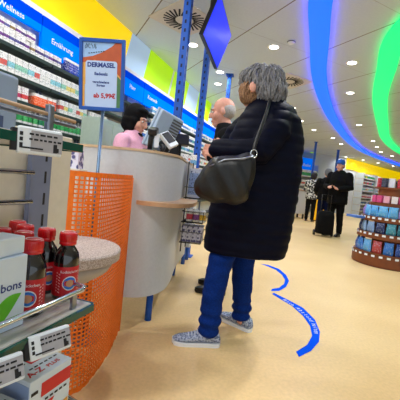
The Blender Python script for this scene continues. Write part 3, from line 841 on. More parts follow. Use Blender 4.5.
for i, p in enumerate(led):
    a = Vector(led[max(i - 1, 0)]); b = Vector(led[min(i + 1, len(led) - 1)]); q = (b - a).normalized(); ledo.append((p[0] + q.y * wid[i], p[1] - q.x * wid[i]))
band_wall(ledo, led, .775, .80).build('bag_ledge', M_woodl, ct, world=True, angle=40)
for (x, y) in ((-.262, 2.07), (-.19, 3.1), (-.75, 2.15), (-1.1, 2.55)):
    l = MB().tube([(x, y, 0), (x, y, .21)], .022, 16).build('leg', M_post, ct, world=True, smooth=True)
# second counter block further along
ct2 = thing('service_counter', 'second beige counter block beyond the product rack', 'counter', (-.3, 4.0, 0))
MB().prism([(-.06, 3.5), (-.03, 3.8), (-.6, 3.85), (-.63, 3.55)], .2, 1.05).build('body', M_counter, ct2, world=True, bevel=.01)
MB().prism([(-.05, 3.485), (-.02, 3.815), (-.61, 3.865), (-.64, 3.535)], 1.05, 1.08).build('worktop', M_woodl, ct2, world=True)
for (x, y) in ((-.09, 3.76), (-.12, 3.55), (-.57, 3.6), (-.54, 3.8)):
    MB().tube([(x, y, 0), (x, y, .205)], .022, 14).build('leg', M_post, ct2, world=True, smooth=True)

# things on the counter
mo = thing('monitor', 'grey checkout monitor seen from behind on the counter', 'monitor', (-.30, 2.39, 1.106))
MR = Matrix.Translation((-.03, .07, .185)) @ Matrix.Rotation(R(38), 4, 'Z') @ Matrix.Rotation(R(16), 4, 'X') @ Matrix.Rotation(R(14), 4, 'Y')
# local: screen faces +y (the cashier), louvred back faces -y
MB().box((0, .02, 0), (.225, .03, .30)).xf(MR).build('screen_case', M_teal, mo, bevel=.006)
MB().box((0, .0358, 0), (.2, .002, .27)).xf(MR).build('display', mat('display_dark', (30, 40, 60), .2), mo)
MB().box((.0, -.015, 0), (.21, .04, .285)).xf(MR).build('rear_cover', M_teal, mo, bevel=.008)
mb = MB()
for i in range(12): mb.box((.055, -.0365, -.122 + i * .0215), (.09, .007, .011))
mb.xf(MR).build('louvre', M_vent, mo)
MB().tube([MR @ Vector((0, -.03, -.08)), (-.01, .03, .07), (-.01, .02, .012)], [.02, .023, .028], 12).build('stand', M_black, mo, smooth=True)
MB().box((-.01, .03, .008), (.16, .16, .014)).build('foot', M_black, mo, bevel=.004)
tm = thing('payment_terminal', 'black and white payment terminal turned on its stand on the counter', 'card terminal', (-.28, 2.26, 1.106))
TM = Matrix.Translation((.02, -.02, .105)) @ Matrix.Rotation(R(35), 4, 'Z') @ Matrix.Rotation(R(-35), 4, 'X') @ Matrix.Rotation(R(-30), 4, 'Y')
MB().box((0, 0, 0), (.085, .03, .125)).xf(TM).build('case', M_plast, tm, bevel=.006)
MB().box((0, -.016, .01), (.066, .004, .085)).xf(TM).build('screen', M_ink, tm)
MB().tube([TM @ Vector((0, .016, -.02)), (.02, .0, .05), (.0, .0, .01)], .016, 12).build('stand', M_black, tm, smooth=True)
MB().lathe([(.05, 0), (.05, .008), (.018, .014)], seg=20).build('foot', M_black, tm, angle=40)
t = thing('barcode_scanner', 'black handheld scanner in its cradle before the cashier', 'scanner', (-.37, 2.15, 1.106))
MB().box((0, 0, .01), (.08, .08, .02)).build('cradle', M_black, t, bevel=.004)
MB().tube([(0, 0, .02), (0, .01, .09), (.01, .0, .13)], [.016, .018, .024], 12).build('handle', M_black, t, smooth=True)
MB().box((.015, -.01, .14), (.06, .09, .045), Matrix.Rotation(.3, 3, 'X')).build('head', M_black, t, bevel=.01)
MB().box((.045, -.02, .08), (.03, .02, .09)).build('card_slot', M_plast, t, bevel=.003)
t = thing('receipt_printer', 'black receipt printer behind the payment terminal', 'printer', (-.30, 2.62, 1.106), .3)
MB().box((0, 0, .06), (.14, .18, .12)).build('case', M_black, t, bevel=.008)
MB().box((0, -.04, .123), (.08, .004, .05)).build('receipt', M_box, t)
t = thing('customer_display', 'small black customer display right of the nearest blue post', 'display', (-.205, 2.60, 1.106), R(15))
MB().tube([(0, 0, .0), (0, 0, .12)], .012, 10).build('pole', M_black, t, smooth=True)
MB().box((0, 0, .006), (.09, .09, .012)).build('foot', M_black, t)
MB().box((0, 0, .155), (.13, .05, .09), Matrix.Rotation(-.25, 3, 'X')).build('housing', M_black, t, bevel=.006)
t = thing('tester_column', 'narrow beige column with grey patterned carton top inside the orange screen', 'column', (-.64, 1.56, 0))
MB().box((0, 0, .475), (.12, .12, .95)).build('column', M_beige, t, bevel=.004)
MB().box((0, 0, .995), (.09, .07, .09)).build('carton', M_gum, t, bevel=.002)
# product racks on the customer side
rk = thing('wire_rack', 'black wire rack with leaflets and sweets hung on the counter side', 'rack', (-.02, 2.75, 0))
for z in (.43, .60, .80):
    mb = MB()
    for x0, y0, x1, y1 in ((-.135, 2.62, .04, 2.62), (.02, 2.62, .075, 2.86), (.075, 2.86, -.115, 2.86), (-.115, 2.86, -.135, 2.62)):
        mb.tube([(x0, y0, z), (x1, y1, z)], .0035, 6)
        mb.tube([(x0, y0, z + .09), (x1, y1, z + .09)], .003, 6)
    for i in range(9):
        f_ = i / 8; mb.tube([(-.135 + .02 * f_, 2.62 + .24 * f_, z), (.04 + .02 * f_, 2.62 + .24 * f_, z)], .0025, 6)
        mb.tube([(.04 + .02 * f_, 2.62 + .24 * f_, z), (.04 + .02 * f_, 2.62 + .24 * f_, z + .09)], .0025, 6)
    mb.build('basket', M_black, rk, world=True, smooth=True)
for x, y in ((-.12, 2.64), (-.09, 2.84)):
    MB().tube([(x, y, .35), (x, y, 1.1)], .005, 8).build('upright', M_black, rk, world=True, smooth=True)
swm = carton('sweets_box', M_gum, .042, .05, .13)
for i in range(4):
    for j in range(3):
        o = bpy.data.objects.new('sweets_box', swm); COL.objects.link(o)
        o.location = (-.105 + i * .044 + j * .005, 2.66 + j * .066, .436); o.rotation_euler = (0, 0, R(-4))
        tag(o, 'white and purple patterned sweets box in the lowest wire basket', 'box', 'patterned sweets boxes in the wire rack')
lfm = carton('leaflet_pack', carton_mat('leaflet_print', [(120, 150, 210), (150, 175, 225)], (70, 84, 140), .1, .85, (206, 214, 236)), .10, .02, .24)
for j in range(3):
    o = bpy.data.objects.new('leaflet_pack', lfm); COL.objects.link(o)
    o.location = (-.06 + j * .006, 2.66 + j * .07, .806); o.rotation_euler = (0, 0, R(4))
    tag(o, 'pale blue printed leaflet pack above the bag ledge', 'leaflets', 'leaflet packs in the wire rack')
for j in range(6):
    o = bpy.data.objects.new('lozenge_carton', carton('lozenge_carton', C8, .05, .06, .09)); COL.objects.link(o)
    o.location = (-.075 + (j % 3) * .055, 2.68 + (j // 3) * .1, .606); o.rotation_euler = (0, 0, R(6))
    tag(o, 'small bright lozenge carton in the middle wire basket', 'box', 'lozenge cartons in the wire rack')
for j in range(5):
    o = bpy.data.objects.new('hand_cream_carton', carton('hand_cream_carton', C7, .07, .07, .15)); COL.objects.link(o)
    o.location = (-.12 - j * .1, 3.66 + .012 * j, 1.081); o.rotation_euler = (0, 0, R(10 * j))
    tag(o, 'white and blue carton standing on the second counter block', 'box', 'cartons on the second counter block')

# ------------------------------------------------------------------ people
def head_parts(mb, H, nose=1.0, ears=True):
    """H: head matrix, local -y forwards"""
    def e(c, r, rot=None): mb.ell(H @ Vector(c), r, (H.to_3x3() @ rot) if rot is not None else H.to_3x3(), 20)
    e((0, .018, .035), (.074, .095, .095)); e((0, -.022, -.03), (.059, .068, .085)); e((0, -.058, -.098), (.03, .026, .026))
    e((0, -.072, .028), (.052, .02, .014)); e((0, -.1, -.012), (.0115 * nose, .02 * nose, .026)); e((0, -.11, -.028), (.016 * nose, .016 * nose, .012))
    e((0, -.084, -.062), (.024, .013, .006)); e((0, -.083, -.073), (.021, .013, .006))
    for s in (-1, 1):
        e((s * .045, -.058, -.03), (.022, .025, .03))
        if ears: e((s * .076, .012, -.005), (.011, .021, .032), Matrix.Rotation(s * .3, 3, 'Z'))
def face(H, parent):
    for s in (-1, 1):
        y = MB().ell(H @ Vector((s * .03, -.082, .008)), (.0125, .01, .0085), H.to_3x3(), 14).build('eye', M_eye, parent, world=True, smooth=True)
        MB().ell(H @ Vector((s * .03, -.0905, .008)), (.0055, .003, .0055), H.to_3x3(), 10).build('iris', M_ink, y, world=True, smooth=True)
    m_ = MB()
    for s in (-1, 1): m_.ell(H @ Vector((s * .031, -.092, .03)), (.019, .005, .0035), H.to_3x3(), 10)
    m_.build('eyebrow', M_hairk if parent.get('dark') else M_hairg, parent, world=True, smooth=True)
    MB().ell(H @ Vector((0, -.0955, -.066)), (.02, .004, .005), H.to_3x3(), 12).build('mouth', M_lip, parent, world=True, smooth=True)
def hand_parts(mb, wrist, d, side, s=1.0, curl=.5):
    """d: direction of the hand, side: direction of the thumb"""
    d = Vector(d).normalized(); side = Vector(side); side = (side - d * side.dot(d)).normalized(); nrm = d.cross(side)
    w = Vector(wrist)
    rot = Matrix((side, nrm, d)).transposed()
    mb.ell(w + d * .05 * s, (.042 * s, .018 * s, .055 * s), rot, 14)
    for i, (o, l) in enumerate(((.03, .075), (.01, .085), (-.01, .08), (-.029, .062))):
        b = w + d * .085 * s + side * o * s; pts = [b]; dd = d.copy()
        for k in range(3):
            dd = (Matrix.Rotation(curl * (.55 + .2 * k), 3, side) @ dd).normalized()
            pts.append(pts[-1] + dd * l * s * (.42, .33, .25)[k])
        mb.capsule(pts, [.0095 * s, .009 * s, .0085 * s, .0075 * s], 8)
    b = w + d * .025 * s + side * .03 * s
    t1 = (d * .6 + side * .8).normalized()
    mb.capsule([b, b + t1 * .035 * s, b + t1 * .05 * s + d * .025 * s], [.0125 * s, .011 * s, .009 * s], 8)
def shoe(mb, sole, heel, toe, w=.043, k=1.0):
    heel = Vector(heel); toe = Vector(toe); d = (toe - heel); L = d.length; d.normalize(); q = Vector((-d.y, d.x, 0))
    def sec(t, hw, h, z0): 
        c = heel + d * L * t; r = []
        for a in range(16):
            th = 2 * PI * a / 16; cx = math.cos(th); sz = math.sin(th)
            r.append(c + q * hw * math.copysign(abs(cx) ** .8, cx) + Vector((0, 0, z0 + (h - z0) * (.5 + .5 * math.copysign(abs(sz) ** .8, sz)))))
        return r
    z0 = .022 * k
    mb.loft([sec(.01, .018 * k, .055 * k, z0), sec(.06, .03 * k, .085 * k, z0), sec(.16, .036 * k, .098 * k, z0), sec(.3, .037 * k, .1 * k, z0), sec(.42, .038 * k, .085 * k, z0), sec(.56, w * k * .96, .068 * k, z0),
             sec(.72, w * k, .056 * k, z0), sec(.86, w * k * .88, .05 * k, z0), sec(.95, w * k * .62, .042 * k, z0), sec(.99, w * k * .25, .034 * k, z0)])
    rows = []
    for z in (0, .024 * k):
        rg = []
        prof = [(0, .012), (.03, .026), (.12, .034), (.3, .034), (.5, .038), (.7, .045), (.86, .041), (.95, .03), (1.0, .012)]
        g = 1.0 if z else .96
        for t, hw in prof: rg.append(heel + d * L * t + q * hw * k * g + Vector((0, 0, z + (.012 * k if t > .98 else 0))))
        for t, hw in prof[::-1]: rg.append(heel + d * L * t - q * hw * k * g + Vector((0, 0, z + (.012 * k if t > .98 else 0))))
        rows.append(rg)
    sole.loft(rows)
def lace_bars(heel, toe, k=1.0):
    heel = Vector(heel); toe = Vector(toe); d = (toe - heel); L = d.length; d.normalize(); q = Vector((-d.y, d.x, 0)); mb = MB()
    for i in range(5):
        t = .42 + i * .06; z = (.089 - .0055 * i) * k
        mb.tube([heel + d * L * t + q * .024 * k + Vector((0, 0, z - .014)), heel + d * L * (t + .015) + Vector((0, 0, z + .003)), heel + d * L * (t + .03) - q * .024 * k + Vector((0, 0, z - .014))], .0035 * k, 6)
    return mb
def shoes(root, feet, m_up, m_sole, laces=None, k=1.0, name='shoe'):
    for h, t_ in feet:
        u = MB(); s = MB(); shoe(u, s, h, t_, k=k)
        a = u.build(name, m_up, root, world=True, smooth=True); s.build('sole', m_sole, a, world=True, angle=40)
        if laces: lace_bars(h, t_, k).build('laces', laces, a, world=True, smooth=True)

# --- woman in the long coat (turned away to the left)
W = thing('person', 'woman with grey hair in long dark quilted coat and blue jeans, shoulder bag hanging', 'person', (.25, 1.95, 0))
HM = Matrix.Translation((.285, 1.955, 1.525)) @ Matrix.Rotation(R(-122), 4, 'Z') @ Matrix.Rotation(R(8), 4, 'X')
mb = MB(); head_parts(mb, HM)
mb.capsule([(.345, 1.975, 1.36), (.31, 1.965, 1.47)], [.065, .055])
mb.zloft([(.86, .30, 1.98, .15, .12), (1.1, .33, 1.98, .15, .12), (1.3, .35, 1.98, .15, .12), (1.4, .355, 1.98, .10, .09)])
mb.capsule([(.39, 1.84, 1.35), (.27, 1.72, 1.14), (.10, 1.82, 1.145)], [.05, .042, .03])
mb.capsule([(.29, 2.12, 1.35), (.16, 2.17, 1.14), (.09, 2.06, 1.16)], [.05, .042, .03])
hand_parts(mb, (.09, 1.83, 1.145), (-.45, 1, -.05), (0, .3, 1)); hand_parts(mb, (.085, 2.055, 1.16), (-.5, -.9, -.2), (0, -.3, 1))
mb.capsule([(.29, 1.93, .88), (.165, 1.87, .5), (.145, 1.83, .06)], [.08, .05, .035]); mb.capsule([(.33, 2.06, .88), (.325, 2.06, .5), (.36, 2.09, .06)], [.08, .05, .035])
fuse(mb, .0065, 4).build('body', M_skin2, W, world=True, smooth=True)
face(HM, W)
cm = MB()
cm.zloft([(.548, .302, 1.965, .246, .20), (.58, .304, 1.965, .252, .205), (.75, .316, 1.965, .258, .21), (.95, .33, 1.965, .254, .205), (1.12, .345, 1.965, .24, .2), (1.26, .362, 1.965, .215, .19), (1.36, .366, 1.965, .18, .18), (1.43, .362, 1.965, .135, .14), (1.475, .345, 1.975, .095, .10), (1.51, .335, 1.97, .085, .088)], 40, power=2.6)
cm.capsule([(.40, 1.865, 1.365), (.375, 1.80, 1.27), (.29, 1.735, 1.145), (.18, 1.765, 1.13), (.075, 1.815, 1.14)], [.085, .085, .078, .07, .058], 18)
cm.capsule([(.29, 2.08, 1.35), (.20, 2.10, 1.27), (.14, 2.13, 1.16), (.075, 2.07, 1.16)], [.095, .09, .08, .06], 18)
cm = fuse(cm, .0085, 5)
def quilt(p):
    ph = (p.z - .52) / .058
    a = abs(math.sin(PI * ph)) ** .55 - .7
    return -.0065 * (1 - a) * .9 + .006 + .005 * noise.noise(Vector((p.x * 12, p.y * 12, p.z * 16)))
displace(cm, quilt).build('coat', M_navy, W, world=True, smooth=True)
mb = MB()
mb.capsule([(.29, 1.93, .86), (.225, 1.91, .66), (.16, 1.87, .5), (.135, 1.845, .3), (.13, 1.83, .09)], [.085, .08, .074, .066, .06], 18)
mb.capsule([(.33, 2.06, .86), (.325, 2.06, .66), (.32, 2.06, .5), (.335, 2.07, .3), (.355, 2.09, .1)], [.095, .085, .076, .066, .06], 18)
jm = fuse(mb, .007, 4)
displace(jm, lambda p: .007 * noise.noise(Vector((p.x * 14, p.y * 14, p.z * 22))) + (.006 * math.sin(p.z * 95) if p.z < .2 else 0)).build('jeans', M_jean, W, world=True, smooth=True)
shoes(W, [((.205, 1.83, 0), (-.078, 1.812, 0)), ((.425, 2.045, 0), (.225, 2.235, 0))], M_mesh, M_plast, M_shoelace)
# hair: many strands over a cap
def strands(root, H, caps, count, m, name, length, rad=.006, seed=1, lift=.004):
    random.seed(seed)
    mb = MB()
    for c, r in caps: mb.ell(H @ Vector(c), r, H.to_3x3(), 20)
    mb = fuse(mb, .007, 3)
    base = list(zip(list(mb.v), list(mb.n)))
    bv = BVHTree.FromPolygons([tuple(p) for p in mb.v], mb.f)
    out = MB(); out.add([p for p, _ in base], mb.f)
    crown = H @ Vector((0, .06, .14))
    for i in range(count):
        p, nn = random.choice(base)
        if nn.z < -.5: continue
        lf = lift * random.uniform(.2, 1.9); pts = [p - nn * .002]; q = p; jit = Vector((random.uniform(-.35, .35), random.uniform(-.35, .35), 0))
        for k in range(1, 6):
            out_d = q - crown; out_d.z = 0
            d = Vector((0, 0, -1)) + (out_d.normalized() * max(0, nn.z) * 1.4 if out_d.length > 1e-3 else Vector()) + jit
            d = (d - nn * d.dot(nn)).normalized()
            q2 = q + d * length / 5
            loc, n2, _, _ = bv.find_nearest(q2)
            if n2.dot(loc - H.translation) < 0: n2 = -n2
            q, nn = loc, n2
            pts.append(q + nn * (lf * math.sin(PI * k / 5) - (.002 if k == 5 else 0)))
        out.tube(pts, [rad * .6, rad, rad, rad * .9, rad * .7, rad * .3], 5)
    return out.build(name, m, root, world=True, smooth=True)
strands(W, HM, [((0, .045, .04), (.092, .098, .092)), ((0, .075, -.02), (.09, .075, .085)), ((0, .01, .07), (.085, .09, .07)), ((0, -.035, .072), (.082, .07, .06))], 950, M_hairg, 'hair', .09, seed=3, lift=.011, rad=.005)
strands(W, HM, [((.052, -.045, -.012), (.034, .055, .066)), ((-.052, -.045, -.012), (.034, .055, .066)), ((0, -.07, .03), (.055, .035, .04))], 420, M_hairb, 'front_hair', .07, seed=4, lift=.008, rad=.0045)
MB().ell(HM @ Vector((.098, .0, -.006)), (.012, .02, .031), HM.to_3x3() @ Matrix.Rotation(.4, 3, 'Z'), 16).build('ear', M_skin2, W, world=True, smooth=True)
# ruff collar of the coat
# shoulder bag
def pillow(outline, axis_x, axis_z, nrm, origin, t, rings=7, m=0):
    ax = Vector(axis_x).normalized(); az = Vector(axis_z).normalized(); nr = Vector(nrm).normalized(); o = Vector(origin)
    cx = sum(p[0] for p in outline) / len(outline); cz = sum(p[1] for p in outline) / len(outline)
    mb = MB(); seq = []
    for sgn in (1, -1):
        rng = range(rings) if sgn == 1 else range(rings - 1, -1, -1)
        for k in rng:
            s = 1 - ((rings - 1 - k) / (rings - 1)) * .96 if sgn == 1 else 1 - ((rings - 1 - k) / (rings - 1)) * .96
            h = t * (1 - s ** 3) ** .5 * sgn
            seq.append([o + ax * (cx + (x - cx) * s) + az * (cz + (z - cz) * s) + nr * h for x, z in outline])
    mb.loft(seq); return mb
bo = spline([(.005, .14, 0), (-.035, .07, 0), (-.02, .0, 0), (.06, -.035, 0), (.17, -.035, 0), (.235, -.01, 0), (.262, .09, 0), (.262, .2, 0), (.24, .235, 0), (.15, .215, 0), (.06, .19, 0), (.005, .14, 0)], 5)[:-1]
bg = thing('shoulder_bag', 'large black leather shoulder bag hanging at the side of the woman in the long coat', 'bag', (.12, 1.63, .86))
bb = pillow([(p.x, p.y) for p in bo], (1, -.10, 0), (-.03, 0, 1), (.1, 1, 0), (.0, 1.635, .885), .062)
bb.n = [Vector((0, -1, 0))] * len(bb.v)
bb = fuse(bb, .006, 3)
displace(bb, lambda p: .012 * noise.noise(Vector((p.x * 16 + p.z * 9, 3, p.z * 5)))).build('pouch', M_leather, bg, world=True, smooth=True)
MB().tube([(.235, 1.60, 1.10), (.245, 1.625, 1.16), (.262, 1.655, 1.22), (.30, 1.72, 1.34), (.325, 1.80, 1.43), (.335, 1.865, 1.462), (.345, 1.92, 1.462)], .009, 8).build('strap', M_leather, bg, world=True, smooth=True)
mb = MB(); mb.tube([(.24 + .016 * math.cos(a * PI / 8), 1.592, 1.115 + .02 * math.sin(a * PI / 8)) for a in range(17)], .003, 6)
mb.build('ring', M_chrome, bg, world=True, smooth=True)
MB().tube([(.03, 1.585, 1.03), (.1, 1.567, 1.07), (.19, 1.558, 1.085), (.235, 1.56, 1.10)], .004, 6).build('zip', M_metal, bg, world=True, smooth=True)

# --- generic standing person, local -y forwards
def person(label, loc, facing, s, top, bottom, up_m, skin, hairfn, arms, jacket_len=.84, shoe_m=None, lean=0, head_yaw=0, head_pitch=0, bulk=1.0, hem_r=None, dark=False, curl=.6, step=.0, top_name='jacket', hood=None):
    root = thing('person', label, 'person', loc, facing)
    if dark: root['dark'] = 1
    F = frame(root)
    sh = lambda p: Vector((p[0] * s, (p[1] + lean * -(p[2] - .9 if p[2] > .9 else 0)) * s, p[2] * s))
    H = F @ Matrix.Translation(sh((0, -.02, 1.57))) @ Matrix.Rotation(head_yaw, 4, 'Z') @ Matrix.Rotation(head_pitch, 4, 'X')
    b = MB(); L = MB()
    P = lambda *p: F @ sh(p)
    head_parts(b, H)
    b.capsule([P(0, .02, 1.36), P(0, -.005, 1.5)], [.062 * s, .054 * s])
    def torso(mb, rows, k=1.0):
        rings = []
        for z, rx, ry, cy in rows:
            rings.append([P(rx * k * math.cos(2 * PI * i / 28), cy + ry * k * math.sin(2 * PI * i / 28), z) for i in range(28)])
        mb.loft(rings)
    torso(b, [(.84, .13, .10, 0), (1.0, .13, .09, 0), (1.2, .15, .10, 0), (1.34, .155, .09, .01), (1.42, .09, .07, .01)])
    torso(L, [(jacket_len, .185 * bulk, .15 * bulk, 0), (jacket_len + .03, .19 * bulk, .155 * bulk, 0), (1.05, .18 * bulk, .145 * bulk, 0), (1.22, .19 * bulk, .14 * bulk, 0), (1.35, .185 * bulk, .12 * bulk, .01), (1.42, .12 * bulk, .1 * bulk, .01), (1.475, .075, .078, .005)])
    for sd, (el, wr, hd) in zip((-1, 1), arms):
        S0 = (sd * .18, .01, 1.36)
        b.capsule([P(*S0), P(*el), P(*wr)], [.048 * s, .04 * s, .028 * s])
        L.capsule([P(sd * .165 * bulk, .01, 1.35), P(*[(a + c) / 2 for a, c in zip(S0, el)]), P(*el), P(*[(a + c) / 2 for a, c in zip(el, wr)]), P(*[e_ + (w_ - e_) * .94 for e_, w_ in zip(el, wr)])], [.078 * s * bulk, .072 * s * bulk, .064 * s * bulk, .056 * s * bulk, .046 * s * bulk])
        w3 = F.to_3x3()
        hand_parts(b, P(*wr), w3 @ Vector(hd), w3 @ Vector((-sd, 0, .6)), s, curl)
    tr = MB(); feet = []
    for sd in (-1, 1):
        st = step * sd
        b.capsule([P(sd * .085, 0, .88), P(sd * .095, -.015 + st * .5, .48), P(sd * .1, .02 + st, .07)], [.075 * s, .048 * s, .034 * s])
        tr.capsule([P(sd * .08, 0, .88), P(sd * .09, -.01 + st * .3, .68), P(sd * .095, -.015 + st * .5, .48), P(sd * .1, .005 + st * .8, .28), P(sd * .1, .02 + st, .1)], [.105 * s, .092 * s, .076 * s, .068 * s, .062 * s])
        feet.append((P(sd * .1, .07 + st, 0), P(sd * .115, -.2 + st, 0)))
    for h in feet:
        for q in h: q.z = 0
    fuse(b, .0075, 4).build('body', skin, root, world=True, smooth=True)
    face(H, root)
    j = fuse(L, .01, 5)
    displace(j, lambda p: .007 * noise.noise(Vector((p.x * 11, p.y * 11, p.z * 17)))).build(top_name, top, root, world=True, smooth=True)
    tq = fuse(tr, .01, 4)
    displace(tq, lambda p: .006 * noise.noise(Vector((p.x * 12, p.y * 12, p.z * 18)))).build('trousers', bottom, root, world=True, smooth=True)
    shoes(root, feet, shoe_m or M_black, M_black, k=s)
    hairfn(root, H)
    return root
def hair_bald(root, H):
    # thin close-cropped white hair round the back and sides
    mb = MB()
    mb.ell(H @ Vector((0, .04, .012)), (.079, .08, .075), H.to_3x3(), 22)
    fuse(mb, .006, 2).build('hair', M_hairs, root, world=True, smooth=True)
def hair_short(m):
    def f(root, H):
        strands(root, H, [((0, .03, .048), (.083, .094, .09)), ((0, .06, -.0), (.078, .06, .07))], 160, m, 'hair', .045, seed=8, rad=.005)
    return f
def hair_bob(root, H):
    strands(root, H, [((0, .03, .05), (.09, .1, .092)), ((0, .065, -.02), (.086, .065, .09))], 200, M_hairk, 'hair', .08, seed=9)
def hair_cap(root, H):
    m_ = MB().ell(H @ Vector((0, .012, .07)), (.088, .108, .085), H.to_3x3(), 22)
    c = fuse(m_, .007, 3).build('cap', M_capb, root, world=True, smooth=True)
    MB().ell(H @ Vector((0, -.11, .055)), (.062, .06, .008), H.to_3x3(), 18).build('peak', M_capb, c, world=True, smooth=True)
    hair_short(M_hairg)
    MB().ell(H @ Vector((0, .05, .0)), (.078, .065, .07), H.to_3x3(), 18).build('hair', M_hairk, root, world=True, smooth=True)
def hijab(root, H):
    mb = MB(); e = lambda c, r: mb.ell(H @ Vector(c), r, H.to_3x3(), 24)
    e((0, .03, .045), (.096, .108, .108)); e((0, .05, -.03), (.1, .085, .1)); 
    for s_ in (-1, 1): e((s_ * .066, .004, -.02), (.028, .052, .092))
    e((0, -.012, -.125), (.085, .085, .05)); e((0, .01, -.165), (.11, .1, .06)); e((0, -.05, -.2), (.09, .07, .075)); e((0, -.035, .098), (.07, .05, .03))
    hj = fuse(mb, .007, 8)
    displace(hj, lambda p: .003 * math.sin(p.z * 70 + p.x * 25) * (1 if p.z < 1.45 else .25)).build('headscarf', M_blk, root, world=True, smooth=True)

person('cashier in pink jacket and black headscarf behind the counter, looking right', (-.66, 2.93, 0), R(70), .91, M_pink, M_blk, None, M_skin, hijab,
       [((-.25, -.02, 1.1), (-.13, -.2, 1.06), (.5, -1, .1)), ((.25, -.02, 1.1), (.13, -.2, 1.06), (-.5, -1, .1))], head_pitch=R(14), dark=True, bulk=1.02)
person('elderly balding man in dark jacket facing left, behind the woman in the long coat', (.245, 2.80, 0), R(-97), .99, M_blk, M_jean2, None, M_skin2, hair_bald,
       [((-.25, .02, 1.12), (-.13, -.15, 1.17), (.9, -.3, .2)), ((.25, .02, 1.12), (.13, -.14, 1.17), (-.9, -.3, .2))], head_pitch=R(8), lean=.17, curl=.9)
person('man in black with blue cap standing turned to the left, right of the group', (3.11, 7.30, 0), R(-48), 1.02, M_blk, M_blk, None, M_skin2, hair_cap,
       [((-.26, -.06, 1.1), (-.1, -.26, 1.08), (.5, -.8, .1)), ((.27, -.02, 1.1), (.12, -.24, 1.05), (-.5, -.8, .1))], bulk=1.18, jacket_len=.72, step=.05, lean=.05)
person('man in black jacket and dark jeans seen from behind, left of the blue cap', (3.14, 8.1, 0), R(165), .92, M_blk, M_jean2, None, M_skin2, hair_short(M_hairg),
       [((-.26, -.02, 1.1), (-.2, -.2, .98), (0, -1, -.3)), ((.26, -.02, 1.1), (.2, -.2, .98), (0, -1, -.3))], bulk=1.15)
person('woman in black and white patterned jumper at the far counter', (3.56, 10.3, 0), R(150), .92, M_knit, M_blk, None, M_skin, hair_bob,
       [((-.25, -.03, 1.1), (-.17, -.24, 1.02), (.1, -1, 0)), ((.25, -.03, 1.1), (.17, -.24, 1.02), (-.1, -1, 0))], bulk=1.1, top_name='jumper', jacket_len=.78, dark=True)
# black trolley bag beside the man with the cap
t = thing('trolley_bag', 'black shopping trolley bag standing left of the man with the blue cap', 'bag', (2.80, 7.05, 0), R(-10))
MB().zloft([(.06, 0, 0, .17, .12), (.10, 0, 0, .19, .14), (.45, 0, 0, .18, .13), (.54, 0, 0, .16, .11), (.57, 0, 0, .10, .07)], 24, power=3).build('body', M_blk, t, smooth=True)
MB().tube([(-.1, .1, .3), (-.1, .13, .92), (.1, .13, .92), (.1, .1, .3)], .01, 8).build('handle', M_black, t, smooth=True)
for s_ in (-1, 1): MB().tube([(s_ * .17, .1, .06), (s_ * .21, .1, .06)], .06, 18).build('wheel', M_black, t, angle=40)

# far counter and yellow stand
t = thing('far_counter', 'beige box counter far back beside the patterned jumper', 'counter', (3.28, 11.1, 0), R(10))
MB().box((-.1, 0, .56), (.85, .5, .80)).build('body', M_counter, t, bevel=.01)
MB().box((-.1, 0, .975), (.9, .55, .03)).build('worktop', M_woodl, t, bevel=.005)
for x in (-.45, .25):
    for y in (-.2, .2): MB().box((x, y, .08), (.05, .05, .16)).build('leg', M_black, t)
t = thing('display_stand', 'tall yellow display stand between the jumper and the black jacket', 'display stand', (4.02, 10.75, 0), R(20))
MB().box((0, 0, .42), (.26, .24, .80)).build('body', M_orangey, t, bevel=.01)
MB().box((0, 0, .012), (.3, .3, .024)).build('foot', M_black, t)
for j in range(3): MB().box((0, -.125, .25 + j * .22), (.2, .02, .02)).build('pocket', M_yellow, t)

# ------------------------------------------------------------------ far wall units
def far_unit(p, ang, w, zs, where, mats, bw, bh, group):
    t = thing('wall_shelf_unit', where, 'shelf unit', tuple(p), ang)
    MB().box((0, .2, 1.1), (w, .04, 2.2)).build('back_panel', mat('shelf_back', (226, 224, 214)), t)
    for z in zs: MB().box((0, .0, z - .015), (w, .38, .03)).build('shelf', mat('pale_shelf', (190, 176, 160), .5), t)
    for s_ in (-1, 1): MB().box((s_ * (w / 2 - .015), .0, 1.1), (.03, .4, 2.2)).build('side_panel', M_greywall, t)
    F = frame(t); k = 0
    for zi, z in enumerate(zs):
        m = mats[zi % len(mats)]
        x = -w / 2 + .04 + bw / 2
        while x < w / 2 - .04 - bw / 2 + 1e-6:
            h = bh * (1 if zi % 2 else .85)
            o = bpy.data.objects.new('product_carton', carton('product_carton', m, round(bw * .93, 4), .16, round(h, 4))); COL.objects.link(o)
            o.location = F @ Vector((x, -.08, z + .001)); o.rotation_euler = (0, 0, ang + random.uniform(-.06, .06))
            tag(o, 'small carton ' + group, 'box', 'cartons ' + group)
            x += bw
random.seed(12)
zs = (.2, .55, .9, 1.25, 1.6, 1.92)
for k, (s, wh) in enumerate(((2.2, 'behind the man with the blue cap'), (4.0, 'between blue cap and wooden gondola'), (5.8, 'behind the wooden gondola'), (7.6, 'farthest right behind the wooden gondola'))):
    far_unit(farpt(s, .24), FA, 1.74, zs, 'tall pale shelf unit ' + wh, [C8, C7, C4, C2, C8, C5], .17, .24, 'on the shelf unit ' + wh)
far_unit(wfpt(2.45, .24), WFA, 1.7, (.3, .75, 1.2, 1.62), 'pale shelf unit with white cartons under the far blue header', [C2, C5], .2, .3, 'on the shelf unit under the far blue header')
t = thing('header_sign', 'blue header sign with white lettering far back beside the dark coat', 'sign', tuple(wfpt(2.45, .12)), WFA)
MB().box((0, 0, 2.33), (1.6, .08, .78)).build('panel', M_blue, t, bevel=.01)
MB().box((0, -.03, 2.6), (1.62, .06, .26)).build('upper_panel', mat('far_header_pale', (110, 150, 215), .5), t)
MB().text('Ihre Apotheke', .2, (0, -.042, 2.15), (1, 0, 0), (0, 0, 1), bold=.004).build('lettering', M_plast, t)

